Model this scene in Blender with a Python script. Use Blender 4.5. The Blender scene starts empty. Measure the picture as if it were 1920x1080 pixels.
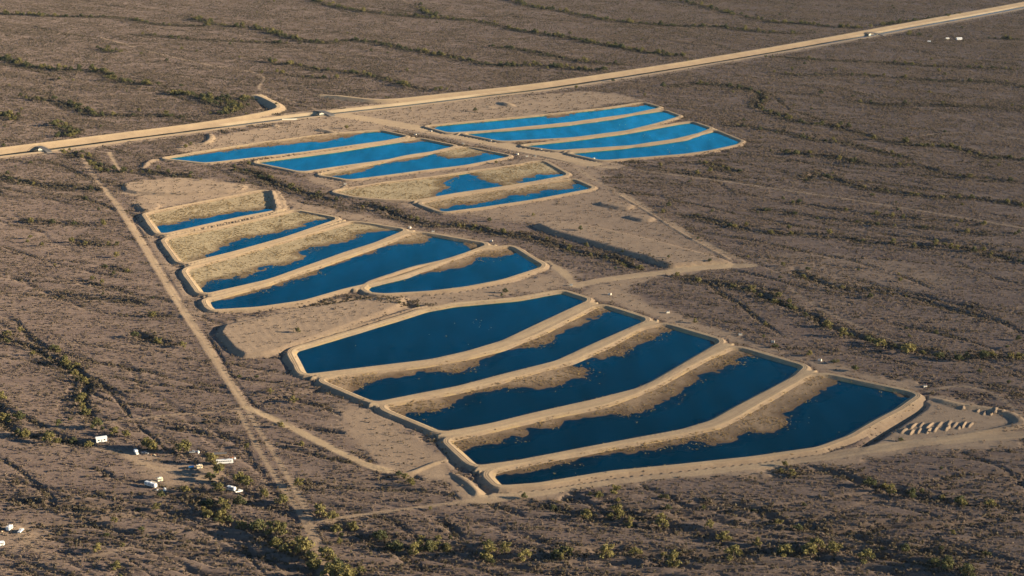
import bpy, bmesh, math, random
import numpy as np
from mathutils import Vector, Matrix

R = math.radians
random.seed(7)
rng = np.random.default_rng(11)

# ------------------------------------------------------------------ camera, sky, sun, exposure
PW, PH = 1920.0, 1080.0           # the photograph's own pixel grid, used only to read directions
FOC = 3200.0                      # focal length in those pixels (60 mm on a 36 mm wide sensor)
HORIZON = -380.0
PITCH = math.atan((PH / 2 - HORIZON) / FOC)
CAM_H = (865 - HORIZON) / 2.8 * math.cos(PITCH)

scene = bpy.context.scene
cam_d = bpy.data.cameras.new('camera')
cam_d.sensor_width = 36.0
cam_d.lens = 36.0 * FOC / PW
cam_d.clip_start = 1.0
cam_d.clip_end = 120000.0
cam = bpy.data.objects.new('camera', cam_d)
scene.collection.objects.link(cam)
cam.location = (0, 0, CAM_H)
cam.rotation_euler = (math.pi / 2 - PITCH, 0, 0)
scene.camera = cam

SUN_EL, SUN_AZ = R(13.5), R(99.0)            # azimuth clockwise from +Y
world = bpy.data.worlds.new('World')
scene.world = world
world.use_nodes = True
wn = world.node_tree.nodes
sky = wn.new('ShaderNodeTexSky')
sky.sky_type = 'NISHITA'
sky.sun_disc = False
sky.sun_elevation = SUN_EL
sky.sun_rotation = SUN_AZ
sky.altitude = 600
sky.air_density = 1.0
sky.dust_density = 0.0
sky.ozone_density = 3.5
wn['Background'].inputs[1].default_value = 0.056
world.node_tree.links.new(sky.outputs[0], wn['Background'].inputs[0])

sun_d = bpy.data.lights.new('sun', 'SUN')
sun_d.energy = 5.0
sun_d.angle = R(0.55)
sun_d.color = (1.0, 0.83, 0.58)
sun = bpy.data.objects.new('sun', sun_d)
scene.collection.objects.link(sun)
sd = Vector((math.sin(SUN_AZ) * math.cos(SUN_EL), math.cos(SUN_AZ) * math.cos(SUN_EL), math.sin(SUN_EL)))
sun.rotation_euler = sd.to_track_quat('Z', 'Y').to_euler()
sun.location = (400, 300, 900)

vs = scene.view_settings
vs.view_transform = 'Standard'
vs.look = 'None'
vs.exposure = 1.55
vs.gamma = 1.0
vs.use_curve_mapping = False

C = scene.collection

# ------------------------------------------------------------------ helpers: directions, noise, distances
cp, sp = math.cos(PITCH), math.sin(PITCH)

def G(pts, z=0.0):
    """pixel directions -> points where they meet the level z"""
    P = np.atleast_2d(np.array(pts, float))
    u = (P[:, 0] - PW / 2) / FOC
    v = (P[:, 1] - PH / 2) / FOC
    dx, dy, dz = u, cp - v * sp, -sp - v * cp
    t = (z - CAM_H) / dz
    return np.stack([dx * t, dy * t], 1)

def row_y(py):
    v = (np.asarray(py, float) - PH / 2) / FOC
    return (cp - v * sp) * CAM_H / (sp + v * cp)

_lat = {}
def vnoise(x, y, scale, seed):
    n = 256
    if seed not in _lat:
        _lat[seed] = np.random.default_rng(1000 + seed).random((n, n))
    L = _lat[seed]
    x = x / scale; y = y / scale
    xi = np.floor(x).astype(np.int64); yi = np.floor(y).astype(np.int64)
    fx = x - xi; fy = y - yi
    fx = fx * fx * (3 - 2 * fx); fy = fy * fy * (3 - 2 * fy)
    a = L[xi % n, yi % n]; b = L[(xi + 1) % n, yi % n]
    c = L[xi % n, (yi + 1) % n]; d = L[(xi + 1) % n, (yi + 1) % n]
    return (a * (1 - fx) + b * fx) * (1 - fy) + (c * (1 - fx) + d * fx) * fy

def fbm(x, y, scale, seed, oct=4):
    s = 0; a = 1; t = 0
    for k in range(oct):
        s = s + a * vnoise(x + 17.3 * k, y - 31.7 * k, scale / 2 ** k, seed + k)
        t += a; a *= 0.5
    return s / t

def sstep(a, b, x):
    t = np.clip((x - a) / (b - a), 0, 1)
    return t * t * (3 - 2 * t)

def line_dist(P, L, closed=False):
    """distance to a polyline, side sign (left of travel positive), arc length"""
    n = len(L) if closed else len(L) - 1
    best = np.full(len(P), 1e18); side = np.zeros(len(P)); arc = np.zeros(len(P))
    acc = 0.0
    for i in range(n):
        a = L[i]; b = L[(i + 1) % len(L)]
        ab = b - a; l2 = max(float(ab @ ab), 1e-9); l = math.sqrt(l2)
        ap = P - a
        t = np.clip((ap @ ab) / l2, 0, 1)
        q = ap - t[:, None] * ab
        d = (q * q).sum(1)
        m = d < best
        best[m] = d[m]
        cr = ab[0] * ap[:, 1] - ab[1] * ap[:, 0]
        side[m] = np.sign(cr[m])
        arc[m] = acc + t[m] * l
        acc += l
    return np.sqrt(best), side, arc

def inside(P, L):
    x, y = P[:, 0], P[:, 1]
    r = np.zeros(len(P), bool)
    j = len(L) - 1
    for i in range(len(L)):
        xi, yi = L[i]; xj, yj = L[j]
        if yi != yj:
            c = ((yi > y) != (yj > y)) & (x < (xj - xi) * (y - yi) / (yj - yi) + xi)
            r ^= c
        j = i
    return r

def poly_sd(P, L):
    d, _, _ = line_dist(P, L, True)
    return np.where(inside(P, L), -d, d)

def chaikin(L, k=1, r=0.2, closed=False):
    L = np.asarray(L, float)
    for _ in range(k):
        out = []
        n = len(L)
        if not closed: out.append(L[0])
        for i in range(n if closed else n - 1):
            a = L[i]; b = L[(i + 1) % n]
            out += [a * (1 - r) + b * r, a * r + b * (1 - r)]
        if not closed: out.append(L[-1])
        L = np.array(out)
    return L

# ------------------------------------------------------------------ the site plan, read off the photograph
WL = -0.2                                     # water level in the basins
BASINS = {
 'A1': dict(p=[(549,656),(640,629),(740,599),(800,580),(850,571),(970,560),(1053,545),(1102,561),(1007,605),(940,637),(873,657),(807,672),(640,692),(572,700)], s=None),
 'A2': dict(p=[(607,712),(640,704),(807,683),(873,671),(940,654),(1017,624),(1117,574),(1133,573),(1213,598),(1123,637),(1040,675),(940,700),(857,722),(773,738),(703,752)],
   s=[(1180,580),(1150,588),(1123,594),(1100,600),(1073,613),(1030,631),(1017,647),(973,657),(940,662),(923,668),(880,688),(840,693),(800,693),(757,707),(707,715),(676,722),(661,735)]),
 'A3': dict(p=[(717,761),(790,747),(873,730),(933,717),(973,706),(1073,678),(1140,649),(1207,614),(1245,607),(1351,638),(1280,679),(1222,713),(1190,727),(1107,748),(1007,770),(917,792),(830,808)],
   s=[(1300,616),(1270,622),(1240,634),(1207,645),(1150,653),(1185,655),(1165,668),(1120,676),(1083,680),(1067,689),(1110,692),(1117,696),(1085,712),(1053,722),(990,727),(930,731),(890,742),(853,750),(820,767),(766,775)]),
 'A4': dict(p=[(841,824),(923,806),(1017,784),(1140,759),(1190,741),(1237,721),(1280,696),(1330,671),(1372,652),(1387,652),(1504,686),(1487,703),(1440,728),(1380,759),(1330,787),(1277,803),(1140,828),(973,860),(893,871)],
   s=[(1450,665),(1425,667),(1400,668),(1383,683),(1347,697),(1313,707),(1296,720),(1273,733),(1240,757),(1173,775),(1067,788),(1040,803),(990,808),(975,818),(935,824),(923,830),(880,837),(868,848)]),
 'A5': dict(p=[(921,890),(926,882),(1007,864),(1140,839),(1273,816),(1347,800),(1390,780),(1440,750),(1493,720),(1523,703),(1553,703),(1717,738),(1680,764),(1633,788),(1590,814),(1530,836),(1413,853),(1273,868),(1140,881),(1007,903),(938,908)],
   s=[(1640,716),(1580,712),(1562,722),(1537,745),(1497,750),(1467,770),(1470,787),(1457,800),(1423,810),(1377,817),(1377,829),(1330,832),(1273,838),(1173,853),(1107,862),(1040,872),(973,880),(925,886)]),
 'B1': dict(p=[(275,401),(285,398),(380,379),(470,361),(493,357),(506,360),(515,393),(450,405),(400,416),(301,438)],
   s=[(530,388),(492,391),(447,397),(430,402),(400,404),(392,409),(367,408),(358,417),(330,422),(300,425)]),
 'B2': dict(p=[(309,447),(417,426),(520,403),(553,394),(632,409),(533,443),(433,471),(342,493)],
   s=[(650,404),(617,411),(583,417),(540,432),(500,442),(467,443),(433,457),(400,467),(390,476),(364,487)]),
 'B3': dict(p=[(349,505),(433,482),(533,453),(633,424),(662,415),(758,430),(700,454),(640,473),(500,523),(381,550)],
   s=[(770,426),(745,429),(717,432),(673,440),(672,447),(640,457),(617,460),(583,467),(563,483),(540,493),(500,503),(467,512),(433,523),(400,527),(395,537),(372,543)]),
 'B4': dict(p=[(389,562),(430,552),(500,533),(633,487),(707,461),(773,437),(792,436),(912,457),(840,484),(740,518),(640,541),(567,562),(483,574),(402,579),(394,573)],
   s=[(840,440),(808,445),(783,457),(740,460),(707,470),(673,480),(640,493),(617,500),(583,520),(550,523),(507,540),(467,555),(396,566)]),
 'B5': dict(p=[(686,540),(700,528),(773,504),(840,488),(907,467),(957,461),(1017,498),(940,523),(873,536),(807,544),(723,549),(697,547)],
   s=[(990,466),(960,474),(940,479),(907,485),(873,500),(833,508),(803,512),(757,523),(707,535),(690,541)]),
 'C1': dict(p=[(308,296),(340,291),(400,281),(500,266),(600,253),(683,246),(713,244),(763,255),(720,263),(567,284),(400,303),(383,304)],
   s=[(745,246),(690,247),(650,256),(625,263),(560,270),(500,274),(400,285),(320,296)]),
 'C2': dict(p=[(478,303),(550,294),(633,283),(700,272),(740,266),(785,259),(853,273),(787,288),(720,299),(640,310),(566,321)],
   s=[(820,264),(795,266),(770,268),(737,267),(700,274),(667,278),(647,283),(600,289),(567,293),(533,298),(482,304)]),
 'C3': dict(p=[(600,326),(650,317),(720,303),(762,293),(820,284),(867,277),(878,276),(958,292),(870,309),(787,319),(720,328),(655,336)],
   s=[(955,288),(933,289),(905,286),(897,291),(867,294),(855,297),(840,296),(827,292),(815,288),(795,292),(778,296),(778,300),(753,303),(737,302),(720,306),(705,312),(660,324),(618,330)]),
 'D1': dict(p=[(628,358),(720,343),(820,331),(887,321),(970,310),(1003,303),(1018,302),(1063,327),(1000,339),(937,349),(853,361),(780,374),(720,372),(660,366)],
   w=[[(832,335),(850,331),(870,327),(887,328),(897,332),(902,337),(920,343),(940,345),(950,352),(870,365),(800,372),(805,366),(838,358),(843,352),(833,347)],
      [(965,342),(985,337),(1000,333),(1010,327),(1030,326),(1070,326),(1050,336),(1000,344)]]),
 'D2': dict(p=[(790,380),(870,366),(970,351),(1037,341),(1075,336),(1111,352),(1000,373),(900,388),(835,396),(825,394)],
   s=[(1105,342),(1085,347),(1065,354),(1040,357),(1020,358),(987,365),(962,367),(950,371),(933,374),(912,378),(878,384),(845,389),(825,393)]),
 'E1': dict(p=[(800,236),(860,230),(950,222),(1050,212),(1150,201),(1205,192),(1237,201),(1140,221),(1040,234),(940,242),(842,248)],
   s=[(1240,192),(1205,197),(1160,202),(1120,207),(1077,210),(1067,218),(1040,221),(1023,222),(1014,215),(980,217),(973,222),(923,223),(900,229),(847,232),(807,237)]),
 'E2': dict(p=[(868,250),(973,240),(1073,230),(1173,216),(1243,206),(1273,217),(1230,230),(1173,244),(1073,257),(942,264)], s=None),
 'E3': dict(p=[(978,272),(1073,262),(1173,249),(1273,231),(1297,228),(1331,240),(1280,259),(1207,270),(1120,276),(1042,281)], s=None),
 'E4': dict(p=[(1066,286),(1173,276),(1273,261),(1313,251),(1340,244),(1389,264),(1380,270),(1330,281),(1280,288),(1140,299),(1125,299)], s=None),
}
BNAME = dict(A1='fully flooded basin beside the furrowed fill', A2='second lower basin with a long mud shelf', A3='third lower basin with mud spits in its middle',
 A4='fourth lower basin with a wide bare shelf', A5='longest basin beside the yard of soil heaps', B1='small mostly dry basin next to the dirt road bend', B2='half-dry basin next to the small dry one',
 B3='half-dry basin with a ragged shoreline', B4='long flooded western basin', B5='wedge-shaped western basin by the brushy strip', C1='narrow flooded basin closest to the canal bridge',
 C2='flooded basin between two narrow ones by the canal', C3='basin with a pale sand spit', D1='mostly dry basin with a round pool', D2='slim basin with a water strip along one bank',
 E1='upper eastern basin with a ragged natural shore', E2='second upper eastern basin', E3='third upper eastern basin', E4='upper eastern corner basin')
CREST = dict(A=1.8, B=1.8, C=1.5, D=1.5, E=1.5)
PALE = dict(B1=.8, B2=1., B3=.9, B4=.3, C3=.9, D1=1., D2=.4, E1=.2)

CANAL = [(-600,362),(-250,321),(0,289.6),(80,280.5),(160,270),(240,259),(320,249),(400,238.8),(500,226),(560,218.5),(660,207.5),(780,194.5),(900,179.6),(980,170.8),(1060,160),(1170,143),(1280,125),(1420,102),(1560,77.5),(1640,64),(1720,48.5),(1820,31),(1920,12.5),(2150,-34),(2500,-105)]
DIKES = [
 dict(p=[(-600,349),(-250,309),(0,277.5),(160,257.8),(240,247.5),(320,237.5),(400,227),(470,215),(508,207),(524,201.5),(520,195),(502,186),(488,179),(478,172)], h=4.0, w=2.6),
 dict(p=[(594,172),(617,177),(660,182),(700,186.5),(740,186),(840,175),(900,169),(980,160),(1060,149.5),(1170,133),(1280,116),(1420,93),(1560,68.5),(1720,39),(1920,4),(2150,-42),(2500,-112)], h=4.0, w=2.6),
]
BERMS = [   # smaller heaped-earth ridges, one added for its shadow: crest line, height, half crest width
 dict(p=[(1745,742),(1795,757),(1840,762),(1890,770),(1917,786),(1912,797),(1800,815),(1700,830),(1640,842)], h=1.6, w=2.0),
 dict(p=[(1156,362),(1223,401),(1280,438),(1347,474),(1378,492)], h=.7, w=.8),
 dict(p=[(268,313),(281,299),(300,296)], h=2.2, w=1.0),
 dict(p=[(725,884),(765,888),(800,872),(836,860)], h=1.0, w=1.2),
 dict(p=[(898,938),(896,922),(880,905),(850,885)], h=1.4, w=1.0),
 dict(p=[(488,240),(500,238)], h=2.2, w=2.0), dict(p=[(512,231),(520,235)], h=2.2, w=2.0),
 dict(p=[(592,240),(612,243),(630,247)], h=2.4, w=2.0),
 dict(p=[(938,189),(962,196)], h=3.0, w=3.0), dict(p=[(905,197),(930,201)], h=1.4, w=2.0),
 dict(p=[(392,248),(397,258),(388,266),(372,266)], h=2.2, w=2.0),
 dict(p=[(655,344),(640,352)], h=1.0, w=1.0), dict(p=[(507,356),(520,390)], h=3.8, w=2.5),  # the taller ridge is added to throw longer shade over the small dry basin
 dict(p=[(535,655),(640,619),(740,589),(800,571)], h=1.6, w=1.2),
]
PLATEAUS = [
 dict(p=[(408,612),(490,594),(640,566),(760,552),(740,575),(650,608),(535,648),(500,660),(452,662)], h=2.8, furrow=1),
 dict(p=[(1003,421),(1045,412),(1120,425),(1230,450),(1320,475),(1376,492),(1275,500),(1180,470)], h=3.6),
 dict(p=[(1118,379),(1150,376),(1190,384),(1172,390)], h=2.4),
 dict(p=[(1173,404),(1200,401),(1226,407),(1212,413)], h=2.2),
 dict(p=[(230,341),(300,340),(460,345),(450,356),(330,362),(240,358)], h=2.4),
 dict(p=[(254,379),(300,381),(288,394),(270,393)], h=2.2),
]
LOWS = [
 dict(p=[(243,405),(268,402),(296,446),(283,440)], h=-1.6), dict(p=[(403,612),(415,610),(450,663),(430,658)], h=-1.2),
 dict(p=[(523,662),(540,655),(558,696),(547,704)], h=-1.8), dict(p=[(897,912),(920,905),(913,936),(898,938)], h=-3.2),
 dict(p=[(1600,842),(1650,803),(1700,772),(1726,753),(1742,760),(1704,786),(1630,836)], h=-3.6), dict(p=[(342,535),(352,535),(366,556),(360,556)], h=-1.5),
 dict(p=[(838,862),(850,858),(872,880),(864,884)], h=-1.5), dict(p=[(478,176),(500,188),(518,197),(505,205),(488,203),(484,190)], h=-2.0),
]
DITCHES = [
 dict(p=[(243,408),(262,440),(290,490),(318,532),(345,580),(365,614),(393,640),(420,690),(452,742),(480,768),(540,800)], h=-1.3, w=4.5),
 dict(p=[(353,600),(400,596),(450,590),(560,575),(690,556),(850,548),(1000,520)], h=-0.8, w=4.0),
 dict(p=[(720,239),(780,251),(870,268),(958,284),(1040,299),(1100,312)], h=-1.2, w=3.0),
]
ROADS = [   # name, label, centre line, half width, brightness, raise, ruts
 ('dirt_road','graded tan dirt road running straight past the basins',[(196,352),(205,365),(223,390),(240,417),(262,450),(280,480),(320,547),(353,597),(383,643),(410,687),(435,724),(460,763)],3.0,.40,.3,1),
 ('dirt_track','faint track linking the dirt road to the canal',[(150,290),(168,318),(183,340),(205,365)],2.2,.26,0,1),
 ('dirt_road','tan dirt road branching off along the foot of the embankments',[(460,763),(490,776),(517,787),(567,813),(640,850),(690,873),(727,884)],3.0,.6,.2,0),
 ('dirt_track','twin-rutted grey dirt track ending at a thicket',[(460,763),(483,803),(520,860),(547,907),(573,950),(597,1020),(604,1060),(612,1110)],1.6,.32,0,0),
 ('dirt_track','twin-rutted grey dirt track nearer the caravans',[(445,765),(455,785),(477,830),(513,890),(547,940),(567,967),(593,1030),(604,1060)],1.6,.34,0,0),
 ('dirt_track','faint sandy track crossing the scrub to the caravan camp',[(-60,826),(0,815),(53,808),(143,800),(200,792),(317,777),(443,770)],1.4,.28,0,0),
 ('dirt_track','faint sandy track ending at the culvert pit',[(600,976),(640,970),(750,956),(857,942),(910,937)],2.0,.32,0,0),
 ('dirt_road','wide graded corridor road between the upper basins',[(600,212),(650,217),(720,229),(800,243),(880,259),(960,275),(1040,291),(1107,307)],14.,.45,0,1),
 ('dirt_road','long straight grey service road crossing open desert',[(1107,310),(1280,329),(1493,359),(1640,381),(1780,404),(1920,427),(2200,473)],2.8,.32,0,0),
 ('dirt_road','grey service road following the low ridge to the road fork',[(1080,314),(1110,335),(1160,359),(1232,400),(1290,437),(1358,473),(1407,498)],2.6,.24,0,0),
 ('dirt_road','pale dirt road joining the fork to the lower basins',[(1407,498),(1340,500),(1273,507),(1200,516),(1140,523),(1078,535)],7.0,.5,0,0),
 ('dirt_road','tan road along the foot of the middle basins',[(1025,490),(1050,505),(1070,525),(1085,538)],4.,.45,0,0),
 ('dirt_road','grey road along the outer toe of the largest basin',[(905,937),(1007,922),(1140,902),(1280,888),(1400,873),(1513,861),(1613,844),(1780,824),(1920,814),(2200,790)],6.0,.42,0,1),
 ('dirt_track','narrow winding track climbing away from the canal dike',[(600,207),(560,194),(520,180),(490,170),(483,162),(498,150),(492,141),(467,133),(420,127),(350,113),(280,96),(190,70)],2.0,.32,0,0),
 ('dirt_track','thin pale track over the far scrub',[(1500,142),(1600,168),(1700,195),(1800,220),(1880,240),(1960,262)],1.8,.25,0,0),
 ('dirt_track','short pale track leading to the wash crossing',[(1700,260),(1760,250),(1840,245),(1920,262)],2.0,.3,0,0),
 ('dirt_track','thin fence-line track east of the lower basins',[(1480,540),(1530,575),(1600,608),(1650,628),(1690,645)],1.6,.26,0,0),
 ('dirt_track','thin track beside the yard of soil heaps',[(1740,735),(1800,720),(1860,735),(1900,765),(1930,790)],1.8,.28,0,0),
 ('dirt_track','looping sandy track at the small camp',[(-30,1000),(20,985),(40,1000),(52,1020),(80,1040),(130,1048),(190,1040),(240,1028)],1.6,.2,0,0),
 ('dirt_track','sandy drive through the caravan camp',[(180,838),(230,848),(260,868),(300,880),(350,890),(390,900)],3.,.16,0,0),
 ('dirt_track','short track crossing the wash north of the basins',[(205,285),(215,305),(228,322)],2.0,.4,0,0),
]
GRADED = [
 ([(300,292),(380,262),(500,235),(620,216),(760,192),(900,183),(1010,178),(1120,168),(1190,185),(1215,190),(1000,214),(820,234),(700,243),(560,256),(420,278)],.75),
 ([(600,210),(660,212),(760,226),(850,246),(960,268),(1070,287),(1140,302),(1200,312),(1120,318),(1060,305),(960,287),(860,268),(760,248),(690,238)],.8),
 ([(560,325),(660,340),(960,296),(1060,300),(1110,312),(1160,360),(1290,440),(1400,495),(1275,505),(1000,418),(830,400),(700,372),(620,360)],.52),
 ([(230,336),(400,332),(480,348),(470,365),(280,395),(250,380)],.75), ([(245,400),(290,440),(390,580),(370,610),(255,425)],.45),
 ([(405,608),(500,588),(690,548),(880,540),(1020,505),(1090,530),(1060,545),(800,575),(640,620),(530,660),(455,668)],.7),
 ([(520,360),(560,375),(800,432),(920,450),(1020,485),(1090,525),(1060,535),(1000,500),(640,405),(530,395)],.6),
 ([(1090,530),(1400,495),(1250,515),(1160,545),(1300,600),(1420,642),(1560,682),(1700,715),(1745,735),(1680,735),(1100,562)],.75),
 ([(1620,840),(1740,735),(1800,757),(1880,768),(1922,785),(1909,805),(1780,828),(1640,850)],.8),
 ([(930,925),(1140,895),(1413,868),(1620,850),(1920,815),(1920,824),(1500,874),(1140,915),(900,938)],.8),
 ([(690,748),(830,850),(905,933),(770,895),(660,840),(610,770)],.66), ([(748,893),(836,860),(868,885),(900,925),(893,937),(850,918)],.85), ([(215,850),(240,840),(420,880),(390,905),(300,925),(240,880)],.55),
 ([(-20,975),(60,970),(90,1000),(60,1040),(-20,1050)],.35), ([(1400,480),(1560,470),(1750,500),(1800,540),(1600,545),(1480,530)],.3),
]
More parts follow.
